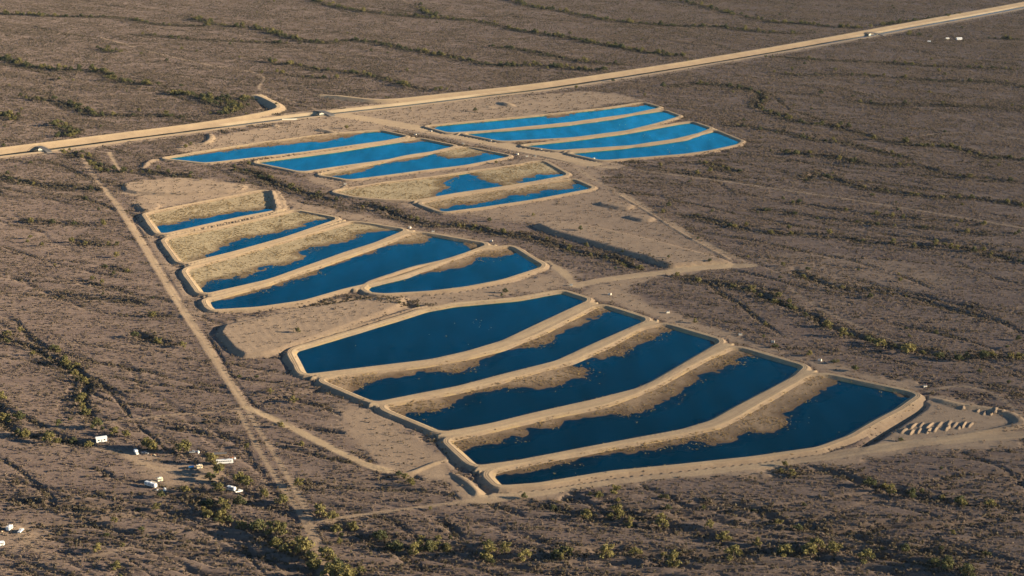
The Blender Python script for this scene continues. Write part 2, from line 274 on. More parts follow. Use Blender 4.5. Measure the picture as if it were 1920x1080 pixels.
# washes: line, trees per 100 m, tree size, brush, label of their trees
WASH = [
 ([(600,1012),(640,1013),(697,1017),(780,1033),(873,1028),(913,1040),(987,1045),(1040,1037),(1133,1033),(1193,1035),(1260,1045),(1313,1040),(1373,1037),(1420,1027),(1480,1033),(1520,1030),(1563,1027),(1627,1040),(1687,1053),(1773,1063),(1820,1073),(1900,1085)],4.2,1.15,1.0,'yellow-green desert tree in the tree-lined wash beyond the caravan tracks','trees of the long wash south of the basins'),
 ([(920,938),(993,942),(1037,947),(1073,957),(1120,968),(1153,977),(1210,985),(1280,1000),(1357,1003),(1420,1022)],4.2,.95,.8,'desert tree in the short wash below the culvert pit','trees of the wash below the culvert pit'),
 ([(1097,918),(1130,930),(1160,943),(1207,967),(1250,983),(1300,998)],5.,.9,.8,'desert tree in the brushy side wash near the toe road','trees of the side wash near the toe road'),
 ([(1380,874),(1467,880),(1557,883),(1600,896),(1630,907),(1670,917),(1710,927),(1770,940),(1857,940),(1920,950),(2000,962)],4.,1.0,1.,'desert tree in the wash starting at the toe of the largest basin','trees of the wash at the largest basin'),
 ([(1230,925),(1280,940),(1400,950),(1460,967),(1500,987),(1567,1003),(1623,1017),(1697,1030),(1800,1045),(1920,1058)],1.6,.85,1.,'desert tree in the thin dark wash between two tree lines','trees of the thin wash between tree lines'),
 ([(-60,740),(0,763),(20,797),(47,817),(87,823),(167,832),(230,838)],5.,1.2,1.,'leafy desert tree in the thicket wash leading to the white house','trees of the thicket by the white house'),
 ([(-40,620),(7,633),(83,660),(123,680),(160,713),(150,740),(163,770),(183,800),(200,815)],4.,1.0,1.,'desert tree in the bent wash running down to the white house','trees of the bent wash'),
 ([(-40,928),(10,937),(67,943),(107,947),(200,957),(247,957),(300,955)],.5,.6,1.1,'small desert tree on the low brush line below the camp','trees of the low brush line'),
 ([(272,920),(317,933),(360,937),(390,950),(427,980),(483,993),(540,1020),(593,1053),(640,1085)],5.,1.15,1.1,'desert tree along the gully running from the travel trailer','trees of the camp gully'),
 ([(790,953),(833,983),(853,1007),(890,1022)],1.0,.5,1.3,'small desert tree on the curved brush gully','trees of the curved brush gully'),
 ([(640,380),(707,387),(767,410),(807,420),(873,423),(923,437),(990,440),(1040,457),(1083,473),(1140,483),(1190,503),(1223,513)],4.6,.85,1.4,'desert tree in the brushy strip between the basin groups','trees of the strip between the basins'),
 ([(425,313),(460,322),(493,333),(533,347),(558,357),(600,368),(640,380)],4.5,.8,1.3,'desert tree in the brush below the upper basins','trees of the brush below the upper basins'),
 ([(1235,516),(1280,523),(1347,530),(1420,547),(1453,567),(1513,587),(1540,610),(1590,627),(1647,643),(1697,653),(1747,663),(1800,670),(1847,665),(1920,670),(2010,676)],5.,1.1,1.2,'large desert tree in the deep wash east of the lower basins','trees of the deep wash east of the basins'),
 ([(1240,395),(1280,403),(1330,410),(1387,427),(1447,437),(1513,440),(1573,443),(1600,448),(1633,455),(1707,460),(1773,462),(1813,467),(1847,477),(1897,485),(1990,497)],3.0,.9,.9,'desert tree in the wash ending among the tall brush','trees of the eastern wash'),
 ([(1363,390),(1410,392),(1467,397),(1540,410),(1607,415),(1637,420),(1713,427),(1773,430),(1830,440),(1920,442)],2.4,.8,.8,'small desert tree in the second eastern wash','trees of the second eastern wash'),
 ([(1453,375),(1547,390),(1613,398),(1687,410),(1807,417),(1887,423)],2.4,.8,.8,'small desert tree in the wash crossed by the service road','trees of the wash at the service road'),
 ([(1480,497),(1503,517),(1567,535),(1630,543),(1697,552),(1780,577),(1847,597),(1920,620)],.6,.7,1.1,'lone desert tree on the sandy eroded gully','trees of the eroded gully'),
 ([(1293,300),(1347,310),(1390,322),(1407,328)],2.2,.9,1.2,'desert tree behind the eastern corner basin','trees behind the corner basin'),
 ([(1487,338),(1513,343),(1527,322),(1563,337),(1607,350),(1673,360),(1747,372),(1820,370),(1863,377),(1960,388)],3.4,.9,1.1,'desert tree in the wash joining the service road','trees of the wash joining the service road'),
 ([(1230,165),(1280,160),(1330,157),(1380,163),(1423,173),(1430,183),(1417,200),(1447,213),(1480,223),(1513,233),(1563,233),(1597,245),(1630,257),(1673,267),(1743,273),(1793,277),(1827,287),(1847,297),(1877,293),(1950,304)],3.4,.95,1.1,'desert tree in the looping wash past the upper basins','trees of the looping wash'),
 ([(1330,228),(1420,240),(1493,253),(1533,263),(1580,267),(1650,285),(1720,305)],1.8,.8,1.0,'desert tree on the thin wash beyond the corner of the upper basins','trees of the thin upper wash'),
 ([(1427,280),(1500,287),(1603,303),(1650,312),(1720,310),(1760,323),(1800,330),(1847,335),(1940,345)],2.4,.85,1.0,'desert tree on the dotted wash in the open plain','trees of the dotted wash'),
 ([(1427,108),(1480,107),(1547,115),(1630,115),(1680,118),(1747,125),(1843,127),(1920,130)],1.6,.85,1.0,'desert tree on the plain south of the far canal','trees of the plain by the far canal'),
 ([(1447,137),(1513,142),(1607,140),(1667,145),(1780,152),(1847,155),(1890,157),(1940,168)],1.6,.85,1.0,'desert tree on the second plain wash by the far canal','trees of the second plain wash'),
 ([(1580,185),(1647,197),(1687,197),(1747,197),(1867,202),(1920,207)],1.2,.8,1.0,'desert tree on the third plain wash','trees of the third plain wash'),
 ([(-60,15),(0,27),(60,28),(113,32),(227,32),(273,42),(300,47),(400,50)],4.,1.05,1.1,'desert tree on the far wash beyond the canal','trees of the far wash'),
 ([(360,32),(400,47),(480,52),(520,63),(560,77),(620,83),(640,75),(690,78),(740,88),(790,98),(847,107),(887,118),(940,125),(1000,123),(1057,128),(1107,133),(1140,133)],5.5,1.1,1.2,'dark green tree in the long far wash beyond the canal','trees of the long far wash'),
 ([(583,0),(607,8),(640,15),(670,20),(720,27),(800,33),(867,37),(917,43),(957,55),(1007,62),(1067,72),(1107,80),(1157,88),(1207,98),(1280,107)],5.5,1.1,1.2,'dark green tree in the second far wash','trees of the second far wash'),
 ([(780,10),(807,27),(820,33)],4.,1.0,1.1,'tree at the fork of the second far wash','trees at the fork of the far wash'),
 ([(963,0),(990,12),(1057,22),(1107,32),(1140,38),(1223,47),(1280,50),(1340,50),(1380,55),(1423,60),(1493,63),(1527,63)],5.,1.1,1.2,'tree in the third far wash','trees of the third far wash'),
 ([(1280,3),(1353,20),(1407,33),(1453,43),(1493,43),(1547,50),(1593,52),(1627,53)],5.,1.0,1.1,'tree in the fourth far wash','trees of the fourth far wash'),
 ([(913,88),(973,93),(1040,107),(1107,117),(1160,122),(1207,123)],3.,.9,1.0,'tree on the faint far wash','trees of the faint far wash'),
 ([(177,93),(227,100)],6.,1.0,1.,'tree of the short far thicket','trees of the short thicket'),
 ([(-20,108),(0,110),(43,123),(100,132),(167,132),(197,137),(213,150),(253,157),(293,160)],5.,1.15,1.1,'tree in the thicket wash before the canal dike','trees of the thicket wash'),
 ([(310,175),(360,178),(417,187),(450,200),(430,212),(400,215)],9.,1.15,1.3,'leafy tree in the pool of brush behind the dike','trees behind the dike'),
 ([(380,185),(400,195),(420,200),(450,190),(470,185)],8.,1.15,1.3,'leafy tree in the pool of brush behind the dike','trees behind the dike'),
 ([(13,180),(83,187),(133,197),(173,217),(233,217),(300,217),(367,220)],4.,1.0,1.0,'tree on the wash running along the dike','trees of the wash along the dike'),
 ([(247,63),(333,72),(417,77),(500,80),(567,82)],2.8,.9,1.0,'tree on the thin far wash','trees of the thin far wash'),
 ([(500,117),(567,123),(600,133),(640,132),(707,145),(753,157),(790,167),(827,170)],4.,1.0,1.1,'tree in the wash ending at the canal dike','trees of the wash at the canal dike'),
 ([(517,137),(567,145),(633,147)],3.,.9,1.0,'tree on the small wash near the dike','trees of the small wash near the dike'),
 ([(100,232),(117,237),(143,247),(127,257),(110,255)],9.,1.1,1.2,'tree in the clump pressed against the dike','trees against the dike'),
 ([(110,283),(157,293),(187,313),(200,323),(267,322),(330,328),(400,333)],4.5,.9,1.1,'tree on the wash passing under the canal','trees of the wash under the canal'),
 ([(0,213),(40,223),(20,230)],6.,1.0,1.,'tree in the small clump along the dike','trees of the small dike clump'),
 ([(-40,326),(0,333),(50,343),(117,350),(173,355),(210,362)],1.2,.7,1.1,'small tree on the dark line of brush beside the dirt road','trees of the brush by the dirt road'),
 ([(20,403),(60,415),(107,415),(150,421),(195,420)],1.6,.75,.9,'small tree on the western plain','trees of the western plain'),
 ([(100,450),(135,450),(160,455),(200,458),(247,460)],2.4,.75,.9,'small tree on the western plain','trees of the western plain'),
 ([(160,500),(200,500),(283,513)],1.2,.7,.9,'small tree on the western plain','trees of the western plain'),
 ([(0,547),(100,553),(233,560),(300,577)],.6,.7,.9,'small tree on the western plain','trees of the western plain'),
 ([(230,587),(287,588),(350,598)],1.5,.75,.9,'small tree west of the dirt road','trees west of the dirt road'),
 ([(230,613),(250,628),(297,643),(343,647),(377,645)],2.2,.8,1.0,'small tree west of the dirt road','trees west of the dirt road'),
 ([(1650,48),(1750,35),(1800,28)],4.,1.,1.,'tree by the far canal dike','trees by the far canal dike'),
 ([(1697,65),(1753,69)],5.,1.,1.,'tree by the far white sheds','trees by the far sheds'),
 ([(1860,72),(1940,76)],5.,1.,1.,'tree on the far eastern clump','trees of the far eastern clump'),
 ([(830,335),(900,345),(960,350)],0,.5,.3,'',''),
 ([(860,590),(700,556),(560,572),(520,576)],0,.6,1.0,'',''),
 ([(100,1010),(130,1022),(180,1030)],2.,.8,1.2,'desert tree beside the looping track','trees by the looping track'),
 ([(190,1045),(215,1058),(240,1075),(260,1095)],2.5,.8,1.2,'desert tree in the corner gully near the looping track','trees of the corner gully'),
 ([(470,690),(500,697),(540,703)],1.,.6,1.2,'small tree below the furrowed fill','trees below the furrowed fill'),
]
CAMP_TREES = [(167,835,1.0),(182,805,1.25),(215,817,1.1),(237,820,.9),(276,842,1.5),(288,847,1.3),(346,850,1.8),(397,872,1.3),(410,890,1.7),(373,879,1.0),(394,902,1.1),(410,923,1.2),
 (450,908,1.4),(463,912,1.3),(417,950,1.1),(449,945,1.1),(390,970,1.1),(302,935,.9),(293,955,.8),(483,993,1.6),(520,1007,1.8),(453,990,1.1),(530,945,1.3),(600,963,1.4),(623,975,1.2),
 (630,993,1.1),(570,1040,2.0),(612,1050,1.6),(630,1068,1.6),(600,1065,1.4),(620,1085,1.7),(590,1060,1.3),(650,1090,1.5),(183,1036,.9),(218,1067,1.0),(560,912,1.0),(517,1023,1.2),(535,1030,1.2),(497,930,.9),(7,790,1.5),(37,790,1.3),(48,820,1.2),(90,830,1.4),(110,800,.8),(137,825,1.0),
 (90,817,1.2),(463,840,.7),(527,803,.8),(560,815,.8),(550,755,.9),(507,738,.7),(160,775,1.3),(150,750,1.1),(195,423,.9),(98,420,.8),(57,448,.8),(135,455,.9),(160,460,.8),(218,483,.7),(197,503,.7),(286,592,.9),(252,634,1.0),(295,642,1.1),(343,652,.9),(38,622,.8),
 (123,683,1.4),(140,700,1.1),(158,716,1.1),(1160,963,1.3),(1100,972,1.1),(1240,985,1.2),(1630,912,1.2),(1670,922,1.1),(1710,932,1.1),(1803,945,1.2),(1857,946,1.2),(1625,1050,1.5),(1560,1035,1.2),(1515,1040,1.3),(1475,1038,1.3),(1375,1048,1.5),(1358,1008,1.2),(1459,973,.9),(1497,990,.9),(1697,1034,.9),
 (1775,1068,1.5),(1815,1080,1.4),(913,1045,1.5),(742,1030,1.4),(775,1037,1.2),(813,1027,1.2),(837,1023,.9),(947,1040,1.1),(985,1045,1.2),(1045,1043,1.4),(1063,1040,1.2),(1137,1045,1.5),(1192,1042,1.1),(1262,1058,1.4),(712,1010,1.3),(662,990,1.1),(675,1072,.9),(772,912,.9),(760,900,.8),(748,893,.7),
 (1450,568,.9),(1490,579,.8),(1552,614,1.2),(1580,632,1.2),(1648,650,1.5),(1700,662,1.7),(1760,672,1.3),(1797,677,1.2),(1845,672,1.5),(1518,668,.8),(1563,682,.7),(1603,696,.9),(1435,610,.7),(1453,652,.8),(1303,606,.7),(1910,670,1.2)]

# ------------------------------------------------------------------ terrain sheet: one height field with LOD rows
py = np.concatenate([np.arange(1300, 1080, -3.0), np.arange(1080, 450, -1.8), np.arange(450, -70, -1.25)])
Y_mid = row_y(py)
Y_near = np.array([-4000, -1500, -400, 0, 250, 450, 560, 640])
Y_near = Y_near[Y_near < Y_mid[0] - 20]
Y_far = Y_mid[-1] * np.geomspace(1.06, 12, 22)
YR = np.concatenate([Y_near, Y_mid, Y_far])
uf = np.arange(-300, 2221, 2.4)
uf = (uf - PW / 2) / FOC
uc = np.geomspace(1.08, 16, 14)
UC = np.concatenate([(uf[0] * uc)[::-1], uf, uf[-1] * uc])
def depth_of(Y):
    return np.maximum(Y * cp + CAM_H * sp, 560 * cp + CAM_H * sp)
NR, NC = len(YR), len(UC)
GX = (depth_of(YR)[:, None] * UC[None, :])
GY = np.repeat(YR[:, None], NC, 1)
X = GX.ravel(); Y = GY.ravel()
XY = np.stack([X, Y], 1)
N = len(X)

def near(L, m):
    lo = L.min(0) - m; hi = L.max(0) + m
    return np.nonzero((X > lo[0]) & (X < hi[0]) & (Y > lo[1]) & (Y < hi[1]))[0]

FLOW = R(-38.0)                                # general run of the drainage across the plain
fu = X * math.cos(FLOW) + Y * math.sin(FLOW)
fv = -X * math.sin(FLOW) + Y * math.cos(FLOW)
warp = (fbm(X, Y, 420, 3, 3) - .5) * 160
streak = fbm(fu / 7.0, fv + warp, 26, 20, 4)   # long thin streaks along the drainage
broad = fbm(X, Y, 260, 30, 4)

Z = (fbm(X, Y, 90, 40, 4) - .5) * 1.2 + (streak - .5) * 1.3
fade = np.ones(N)
road = np.zeros(N); graded = np.zeros(N); floor_m = np.zeros(N); mud = np.zeros(N)
pale = np.zeros(N); conc = np.zeros(N); wash_m = np.zeros(N); gold = np.zeros(N)
cls = np.zeros(N, np.int32)                    # region of every vertex, for splitting into objects
REG = ['ground']

edge_n = (fbm(X, Y, 28, 50, 4) - .5)

for p, s in GRADED:
    L = chaikin(G(p), 2, .25, True)
    i = near(L, 40)
    d = poly_sd(XY[i], L) + edge_n[i] * 34
    graded[i] = np.maximum(graded[i], s * sstep(9, -9, d))
Z *= (1 - .8 * sstep(0, .5, graded))

wash_lines = []
for p, dens, size, brush, lab, grp in WASH:
    L = chaikin(G(p), 2, .25)
    wash_lines.append(L)
    i = near(L, 60)
    wob = (fbm(X[i], Y[i], 45, 60, 3) - .5) * 16
    d, sd_, arc = line_dist(XY[i], L)
    d = np.abs(d * sd_ + wob)
    end = sstep(0, 40, arc) * sstep(0, 40, arc.max() - arc)
    Z[i] -= (2.3 * np.exp(-(d / 4.0) ** 4)) * brush * end
    wash_m[i] = np.maximum(wash_m[i], brush * np.exp(-(d / 12.0) ** 2) * end)

minor_lines = []
mr_ = np.random.default_rng(77)
for k in range(560):
    px = mr_.uniform(-200, 2100); pyy = mr_.uniform(-10, 1090)
    q = G([(px, pyy)])[0]
    base_a = FLOW + (R(26) if q[1] < 1250 else R(12) if q[1] < 1500 else R(4)) * (1 if q[0] > -200 else .6)
    ang = base_a + R(mr_.uniform(-8, 10))
    L = [q]; n = int(mr_.uniform(14, 46)); st_ = 7 + q[1] / 500
    for _ in range(n):
        ang += mr_.normal() * .10 + .06 * (base_a - ang)
        q = q + st_ * np.array([math.cos(ang), math.sin(ang)]); L.append(q)
        if mr_.random() < .04: ang += mr_.choice([-.35, .35])
    L = np.array(L); minor_lines.append(L)
    i = near(L, 14)
    if not len(i): continue
    d, _, arc = line_dist(XY[i], L)
    d = d + edge_n[i] * 5
    b_ = mr_.uniform(.3, .75); wd = mr_.uniform(2.0, 5.0) * (1.35 if L[0, 1] > 1800 else 1)
    end = sstep(0, 40, arc) * sstep(0, 40, arc.max() - arc) * (1 - sstep(.2, .5, graded[i]))
    Z[i] -= 1.8 * b_ * np.exp(-(d / (wd * .6)) ** 4) * end
    wash_m[i] = np.maximum(wash_m[i], b_ * np.exp(-(d / wd) ** 2) * end)

for e in LOWS:
    L = chaikin(G(e['p']), 1, .25, True); i = near(L, 20)
    d = poly_sd(XY[i], L)
    Z[i] += e['h'] * sstep(3, -3, d)
for e in DITCHES:
    L = chaikin(G(e['p']), 2, .25); i = near(L, 20)
    d, _, _ = line_dist(XY[i], L)
    Z[i] += e['h'] * sstep(e['w'], e['w'] * .3, d)

for e in PLATEAUS:
    L = chaikin(G(e['p'], e['h']), 1, .2, True); i = near(L, 30)
    d = poly_sd(XY[i], L)
    top = e['h'] + edge_n[i] * .5
    if e.get('furrow'):
        q = X[i] * .93 + Y[i] * .10 + 14 * np.sin(Y[i] / 42.0) + edge_n[i] * 8
        top = top + .04 * np.sin(q * 2 * math.pi / 7.0) * sstep(0, -10, d)
    hgt = top - np.maximum(d, 0) / 1.9
    m = hgt > Z[i]
    Z[i] = np.maximum(Z[i], hgt)
    graded[i[m]] = np.maximum(graded[i[m]], .7)

def ridge(e, base_reg, bright):
    L = chaikin(G(e['p'], e['h']), 2, .25); i = near(L, 40)
    d, _, arc = line_dist(XY[i], L)
    w = e['w'] + edge_n[i] * 1.2
    taper = 1.0 if e['h'] > 3.5 else .35 + .65 * sstep(0, 12, arc) * sstep(0, 12, arc.max() - arc)
    hgt = e['h'] * taper - np.maximum(d - w, 0) / (2.6 if e['h'] > 3.5 else 1.9) + edge_n[i] * .4
    m = hgt > Z[i]
    Z[i] = np.maximum(Z[i], hgt)
    k = i[m]
    road[k] = np.maximum(road[k], bright)
    wash_m[k] *= .2
    if base_reg is not None:
        cls[k] = base_reg
for e in BERMS:
    ridge(e, None, .26)

# roads
for nm, lab, p, hw, br, up, ruts in ROADS:
    L = chaikin(G(p), 2, .25); i = near(L, hw + 16)
    d, s_, _ = line_dist(XY[i], L)
    dw = d + edge_n[i] * 2.2
    m = sstep(hw + 1.6, hw - .8, dw)
    flat = sstep(hw + 4, hw, d)
    Z[i] = Z[i] * (1 - .85 * flat) + up * flat
    t = br * m
    if ruts:
        t = t * (1 - .28 * np.exp(-((d - hw * .45) / (hw * .16)) ** 2))
    road[i] = np.maximum(road[i], t)
    wash_m[i] *= 1 - m
    REG.append((nm, lab)); cls[i[(m > .5) & (cls[i] == 0)]] = len(REG) - 1

# basins: crests, banks and floors
def widen(L, w):
    ar = np.sum(L[:, 0] * np.roll(L[:, 1], -1) - L[:, 1] * np.roll(L[:, 0], -1))
    tg = np.roll(L, -1, 0) - np.roll(L, 1, 0); tg /= np.linalg.norm(tg, axis=1)[:, None]
    return L + w * np.stack([tg[:, 1], -tg[:, 0]], 1) * (1 if ar > 0 else -1)
WET = {}
bas_xy = {}
for k, b in BASINS.items():
    hc = CREST[k[0]]
    L = widen(chaikin(G(b['p'], hc), 1, .07, True), 1.8)
    bas_xy[k] = L
dmin = np.full(N, 1e9); dsec = np.full(N, 1e9); hcr = np.zeros(N)
for k, L in bas_xy.items():
    g = k[0]; hc = CREST[g]
    i = near(L, 34)
    d = poly_sd(XY[i], L)
    dsec[i] = np.minimum(dsec[i], np.maximum(dmin[i], d)); dmin[i] = np.minimum(dmin[i], d); hcr[i] = np.maximum(hcr[i], hc)
    wc = 4.0
    hgt = hc - np.maximum(d - wc, 0) / 1.9 + edge_n[i] * .25
    o = (d > 0) & (hgt > -.4)
    ko = i[o]
    Z[ko] = np.maximum(Z[ko] - .8, hgt[o] - .55)
    f = sstep(wc + 4, wc - .5, d[o])
    road[ko] = np.maximum(road[ko] * (1 - f), .30 * f)
    graded[ko] = np.maximum(graded[ko], .55 * f)
    wash_m[ko] = 0
sh_div = (dmin > .3) & (dsec < 11.5) & (hcr > 0)           # crest of a divider shared by two basins
Z[sh_div] = hcr[sh_div] - .03 + edge_n[sh_div] * .1
rut_ = np.minimum(np.abs(dmin - 2.6), np.abs(dsec - 2.6))
road[sh_div] = .64 + edge_n[sh_div] * .3 - .22 * np.exp(-(rut_[sh_div] / .9) ** 2)
graded[sh_div] = .5; wash_m[sh_div] = 0
for k, L in bas_xy.items():
    b = BASINS[k]; g = k[0]; hc = CREST[g]
    i = near(L, 5)
    d = poly_sd(XY[i], L)
    n_ = d <= 0
    i = i[n_]; d = d[n_]
    P = XY[i]
    if 'w' in b:
        sdw = np.min([poly_sd(P, chaikin(G(q, WL), 1, .25, True)) for q in b['w']], 0)
    elif b['s'] is None:
        sdw = np.full(len(i), -14.0)
    else:
        sh = b['s']
        xs = np.array([q[0] for q in sh][::-1], float); ys = np.array([q[1] for q in sh][::-1], float)
        o = np.argsort(xs)
        fr = sorted([q for q in b['p'] if q[1] > np.interp(q[0], xs[o], ys[o]) + 2])
        poly = list(sh) + [(sh[-1][0] - 14, sh[-1][1] + 8)] + [(q[0], q[1] + 14) for q in fr] + [(sh[0][0] + 30, max(sh[0][1] + 8, fr[-1][1]))]
        sdw = poly_sd(P, chaikin(G(poly, WL), 1, .25, True))
    shore_n = (fbm(X[i], Y[i], 30, 70, 5) - .5) * .70 + (fbm(X[i], Y[i], 8, 75, 3) - .5) * .34
    fl = WL + np.clip(sdw * .024, -.75, .55) + shore_n * np.exp(-np.abs(sdw) / 30) * (0.25 if b.get('s', 1) is None else 1)
    fl = fl + np.where(sdw > 12, (fbm(X[i], Y[i], 6, 77, 2) - .5) * .25, 0)
    bank = hc - (-d) / 2.0 - .55
    z_ = np.maximum(fl, bank)
    Z[i] = z_
    onb = bank > fl - .05
    floor_m[i] = sstep(.5, -.2, bank - fl)
    road[i] = np.where(onb, .50 + .3 * sstep(-1.2, -.2, d), 0) * sstep(-.4, .3, bank - fl)
    graded[i] = 0
    low = np.clip(1 - (bank - WL) / 1.6, 0, 1)
    gold[i] = np.where(onb, sstep(.2, .8, low) * sstep(.42, .62, fbm(X[i], Y[i], 9, 80, 3)), 0)
    mud[i] = sstep(.42, .0, z_ - WL) * sstep(.9, .2, bank - WL)
    pale[i] = PALE.get(k, 0) * floor_m[i]
    wash_m[i] = 0
    REG.append(('basin_floor', 'earth bed of the ' + BNAME[k])); rid = len(REG) - 1
    cls[i] = rid
    b['rid'] = rid

# canal: lined trapezoid with a service road on both sides
L = chaikin(G(CANAL), 2, .25)
CAN_L = L
i = near(L, 60)
d, s_, arc = line_dist(XY[i], L)
t = d * s_
inr = (t < 15.5) & (t > -15.5)
Z[i[inr]] = -5.0
for arr in (road, graded, wash_m): arr[i[inr]] = 0
corr = np.zeros(N); corr[i[(t < 19) & (t > -20)]] = 1; graded[i[(t < 19) & (t > -20)]] = .6
sh_ = i[(t <= -19) & (t > -34)]
graded[sh_] = np.maximum(graded[sh_], .5)
Z[i[(np.abs(t) > 15.5) & (np.abs(t) < 40)]] *= .35
btw = i[(t >= 17) & (t < 34)]
graded[btw] = np.maximum(graded[btw], .7)

Z += (fbm(X, Y, 5, 90, 2) - .5) * .10 * (1 - corr) * (Y < 4600) * (Y > 500)

# look-up of height and masks for anything that stands on the land
lnY = YR
def lookup(arr, x, y):
    x = np.atleast_1d(x).astype(float); y = np.atleast_1d(y).astype(float)
    j = np.clip(np.searchsorted(YR, y) - 1, 0, NR - 2)
    fy = np.clip((y - YR[j]) / (YR[j + 1] - YR[j]), 0, 1)
    u = x / depth_of(y)
    c = np.clip(np.searchsorted(UC, u) - 1, 0, NC - 2)
    fx = np.clip((u - UC[c]) / (UC[c + 1] - UC[c]), 0, 1)
    A = arr.reshape(NR, NC)
    return (A[j, c] * (1 - fx) + A[j, c + 1] * fx) * (1 - fy) + (A[j + 1, c] * (1 - fx) + A[j + 1, c + 1] * fx) * fy
def zat(x, y):
    return float(lookup(Z, x, y)[0])

# ------------------------------------------------------------------ materials
def new_mat(name):
    m = bpy.data.materials.new(name); m.use_nodes = True
    nt = m.node_tree
    return m, nt, nt.nodes, nt.links, nt.nodes['Principled BSDF']

def plain(name, col, rough=.7, metal=0., noise=.12, scale=1.5):
    m, nt, n, l, bs = new_mat(name)
    bs.inputs['Roughness'].default_value = rough
    bs.inputs['Metallic'].default_value = metal
    tc = n.new('ShaderNodeTexCoord'); nz = n.new('ShaderNodeTexNoise')
    nz.inputs['Scale'].default_value = scale
    nz.inputs['Detail'].default_value = 4
    l.new(tc.outputs['Object'], nz.inputs['Vector'])
    mx = n.new('ShaderNodeMix'); mx.data_type = 'RGBA'
    mx.inputs[6].default_value = (*[c * (1 - noise) for c in col], 1)
    mx.inputs[7].default_value = (*[min(1, c * (1 + noise)) for c in col], 1)
    l.new(nz.outputs['Fac'], mx.inputs[0])
    l.new(mx.outputs[2], bs.inputs['Base Color'])
    return m

